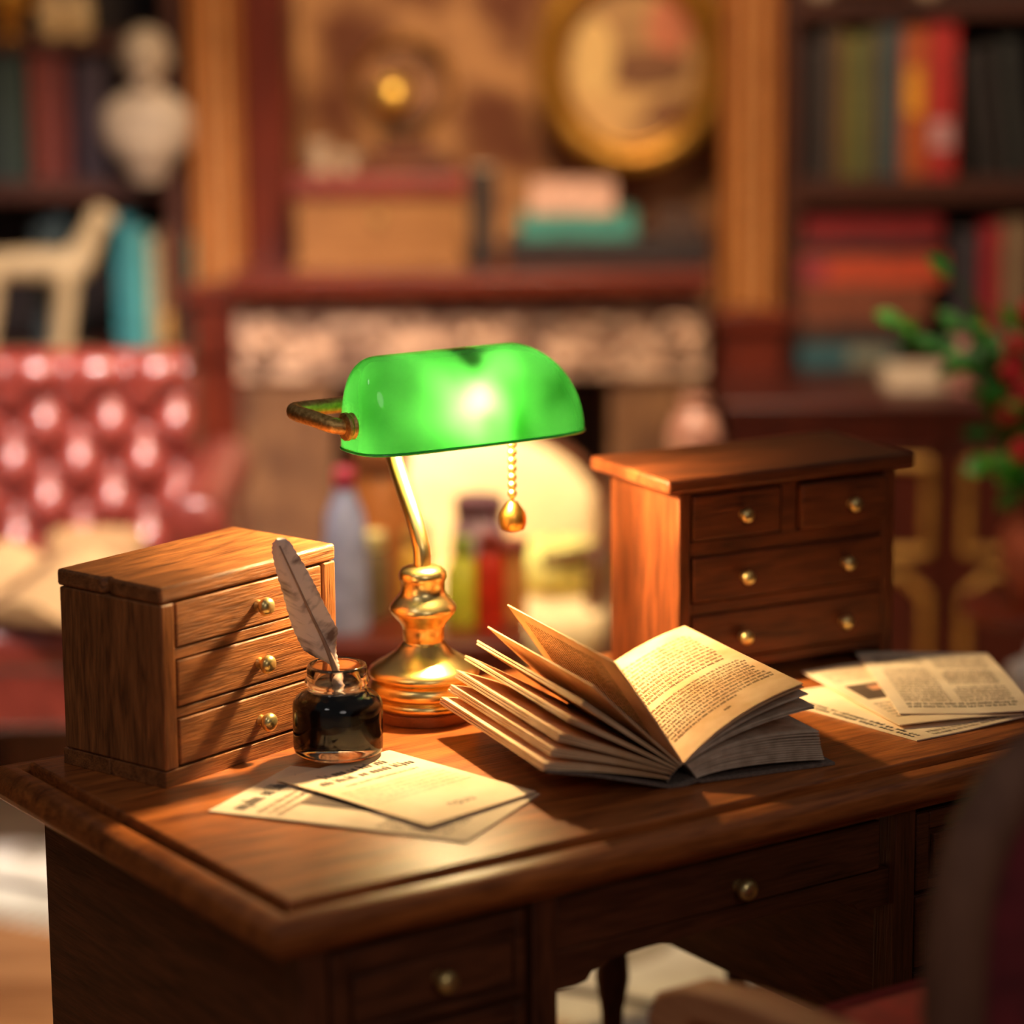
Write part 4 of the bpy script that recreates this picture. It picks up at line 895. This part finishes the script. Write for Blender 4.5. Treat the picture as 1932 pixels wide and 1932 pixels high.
# right-hand side: block and fanned leaves (each leaf its own curved sheet)
mR = MB()
ends = [(.1985, .0085), (.1975, .0115), (.1965, .0145), (.1958, .0172), (.195, .0196), (.1942, .0222), (.1935, .0250), (.1930, .0285), (.1925, .0318), (.1918, .0352), (.1912, .0395), (.1906, .0432)]
for k, (a, b) in enumerate(ends):
    f = k/(len(ends)-1); g0 = (.0270-.012*f, .0075+.0165*f)
    strip(mR, curve(g0, (.075+rb.uniform(-.006, .006), .020+.034*f+rb.uniform(-.001, .001)), (a, b)), 0, HB+rb.uniform(-.003, .003), .0019)
obj('right_page_block', mR, PAGE_EDGE, ob_, angle=60)
def leaf_part(name, secs, mats=(PAGE_EDGE,), marks=None, thick=.0014, label=None, side=1):
    m = MB(); top = None
    for s_, y1 in secs: top = strip(m, s_, 0, y1, thick, 0, side)
    if marks: marks(m, secs[-1][0])
    o = obj(name, m, list(mats), ob_, angle=60)
    if label: o['label'] = label
    return o
def on_sec(sec, off, side=1):
    pts = [Vector((a, 0, b)) for a, b in sec]
    def fn(x, y):
        t = max(0, min(.9999, x))*(len(pts)-1); i = int(t); f = t-i; p = pts[i]*(1-f)+pts[i+1]*f; d = (pts[i+1]-pts[i]).normalized()
        return p+Vector((-d.z, 0, d.x))*off*side+Vector((0, y*HB, 0))
    return fn
leaf_part('leaf', [(curve((.0135, .0262), (.07, .062), (.1836, .0735)), HB), (curve((.0130, .0264), (.07, .066), (.1838, .0760)), HB-.003)])
leaf_part('leaf', [(curve((.0125, .0266), (.07, .072), (.1755, .0915)), HB)])
topsec = curve((.0105, .0272), (.070, .083), (.1682, .1052))
def page_marks(m, sec):
    fn = on_sec(sec, .0011)
    def f2(x, y): return fn(x, y)
    print_lines(m, f2, .12, .93, .50, .90, 12, 61, 1, .36, .6, .05, bold=.13, skip=())
    print_lines(m, f2, .10, .97, .17, .46, 10, 62, 1, .36, .6, .04, bold=.13)
    print_lines(m, f2, .10, .66, .140, .170, 1, 63, 1, .36, bold=.13); print_lines(m, f2, .50, .56, .085, .112, 1, 64, 1, .4, bold=.16)
leaf_part('leaf', [(curve((.0115, .0268), (.069, .079), (.1690, .1012)), HB-.002), (topsec, HB)], (PAGE, INK_PRINT), page_marks, label='top right printed page')
# left-hand side: bundles of leaves fanned upward
bund = [((-.1697, .0459), (-.008, .0105), 3), ((-.159, .0616), (-.005, .0160), 3), ((-.1503, .0788), (-.002, .0190), 3), ((-.1369, .098), (.001, .0215), 2), ((-.1202, .1155), (.004, .0235), 2), ((-.1048, .1332), (.007, .0250), 1)]
for k, ((a, b), g0, nn) in enumerate(bund):
    secs = []
    for j in range(nn):
        dz = (j-(nn-1)/2)*.0034; l = math.hypot(a-g0[0], b-g0[1]); nx, nz = -(b-g0[1])/l, (a-g0[0])/l
        aa, bb = a-nx*dz*1.0, b-nz*dz*1.0
        mx, mz = (a+g0[0])/2-.004, (b+g0[1])/2+.008*(1-k/6)
        secs.append((curve(g0, (mx-nx*dz*.8, mz-nz*dz*.8), (aa, bb)), HB+rb.uniform(-.003, .003)))
    leaf_part('leaf', secs, (PAGE,), None, .0024 if nn > 1 else .0018, side=-1)
ls = curve((.0095, .0265), (-.028, .088), (-.0786, .1590))
def lmarks(m, sec):
    fn = on_sec(sec, .0012, 1); print_lines(m, lambda x, y: fn(1-x, y), .10, .86, .18, .90, 24, 71, 1, .36, .6, .08, bold=.14)
leaf_part('leaf', [(ls, HB)], (PAGE, INK_PRINT), lmarks, .0016, label='raised left printed page', side=-1)

# ------------------------------------------------------------------ desk chair in the foreground
dc = thing('desk_chair', 'dark wooden armchair with burgundy padded back in the near right corner', 'chair', (O2.x, O2.y, 0), DYAW)
FR = wood('chair_wood', (92, 60, 46), (134, 94, 72), 'Z', 1.2, .7, .1, 0); ARM = wood('chair_arm_wood', (176, 110, 70), (222, 156, 108), 'Y', 1.2, .6, .1, 0)
BUR = plain('burgundy_velvet', (112, 34, 40), .85)
xc, wb, yb = .598, .245, -.62
def back_outline(k, n=30, grow=0):
    t = PI*k/n
    return (xc-(wb+grow)*sgp(math.cos(t), .62), ZD+.02+(.225+grow)*math.sin(t)**.75)
bo = [back_outline(k) for k in range(31)]
m = MB(); path = [Vector((xc-wb+.01, yb, ZD-.25))]+[Vector((x, yb-.02*max(0, (z-ZD)), z)) for x, z in bo]+[Vector((xc+wb-.01, yb, ZD-.25))]
m.tube(path, .030, 16); obj('back_frame', m, FR, dc, angle=80)
m = MB(); 
def padf(u, v, off):
    k = u*30; x, z = back_outline(k, 30, -.012); zc = ZD-.02; x = xc+(x-xc)*v; z = zc+(z-zc)*v
    return Vector((x, yb+off*(1-v**3), z))
for s in (-.045, .045): m.grid(lambda u, v: padf(u, v, s), 31, 8)
m.grid(lambda u, v: Vector((xc+(wb-.012)*(2*u-1), yb-.045*(1-(2*u-1)**4)*(1-v*.4), ZD+.02-.22*v)), 16, 5); m.grid(lambda u, v: Vector((xc+(wb-.012)*(2*u-1), yb+.045*(1-(2*u-1)**4)*(1-v*.4), ZD+.02-.22*v)), 16, 5)
obj('back_cushion', m, BUR, dc, angle=80)
for s in (-1, 1):
    m = MB(); xa = xc+s*.245
    prof2 = [(-.60, ZD-.062), (-.45, ZD-.070), (-.32, ZD-.078), (-.235, ZD-.092), (-.195, ZD-.112), (-.180, ZD-.140), (-.186, ZD-.175), (-.205, ZD-.20), (-.225, ZD-.19), (-.235, ZD-.15), (-.26, ZD-.125), (-.34, ZD-.114), (-.45, ZD-.106), (-.60, ZD-.10)]
    m.prism(prof2, lambda y, z, t: Vector((xa+t, y, z)), -.026, .026); obj('arm', m, ARM, dc, bevel=.008)
    m = MB(); m.tube([(xa, -.22, ZD-.18), (xa, -.235, ZD-.24), (xa, -.22, ZD-.30)], [.02, .016, .02], 10, smoothpath=4); obj('arm_post', m, FR, dc)
m = MB(); m.ball((xc, -.40, ZD-.215), (.235, .215, .055), 0, 36, 16, .5, .45); obj('seat_cushion', m, plain('red_velvet', (150, 36, 26), .8), dc, angle=80)
m = MB(); m.box(xc-.245, xc+.245, yb, -.18, ZD-.31, ZD-.25); obj('seat_rail', m, FR, dc, bevel=.006)
for s in (-1, 1):
    for yy in (-.205, -.60):
        m = MB(); m.tube([(xc+s*.225, yy, ZD-.28), (xc+s*.222, yy+(.01 if yy > -.4 else -.01), .2), (xc+s*.225, yy+(.02 if yy > -.4 else -.03), 0)], [.026, .018, .014], 10, smoothpath=3); obj('leg', m, FR, dc)

try:
    scene.cycles.use_denoising = True; scene.cycles.max_bounces = 10; scene.cycles.sample_clamp_indirect = 6
except Exception: pass
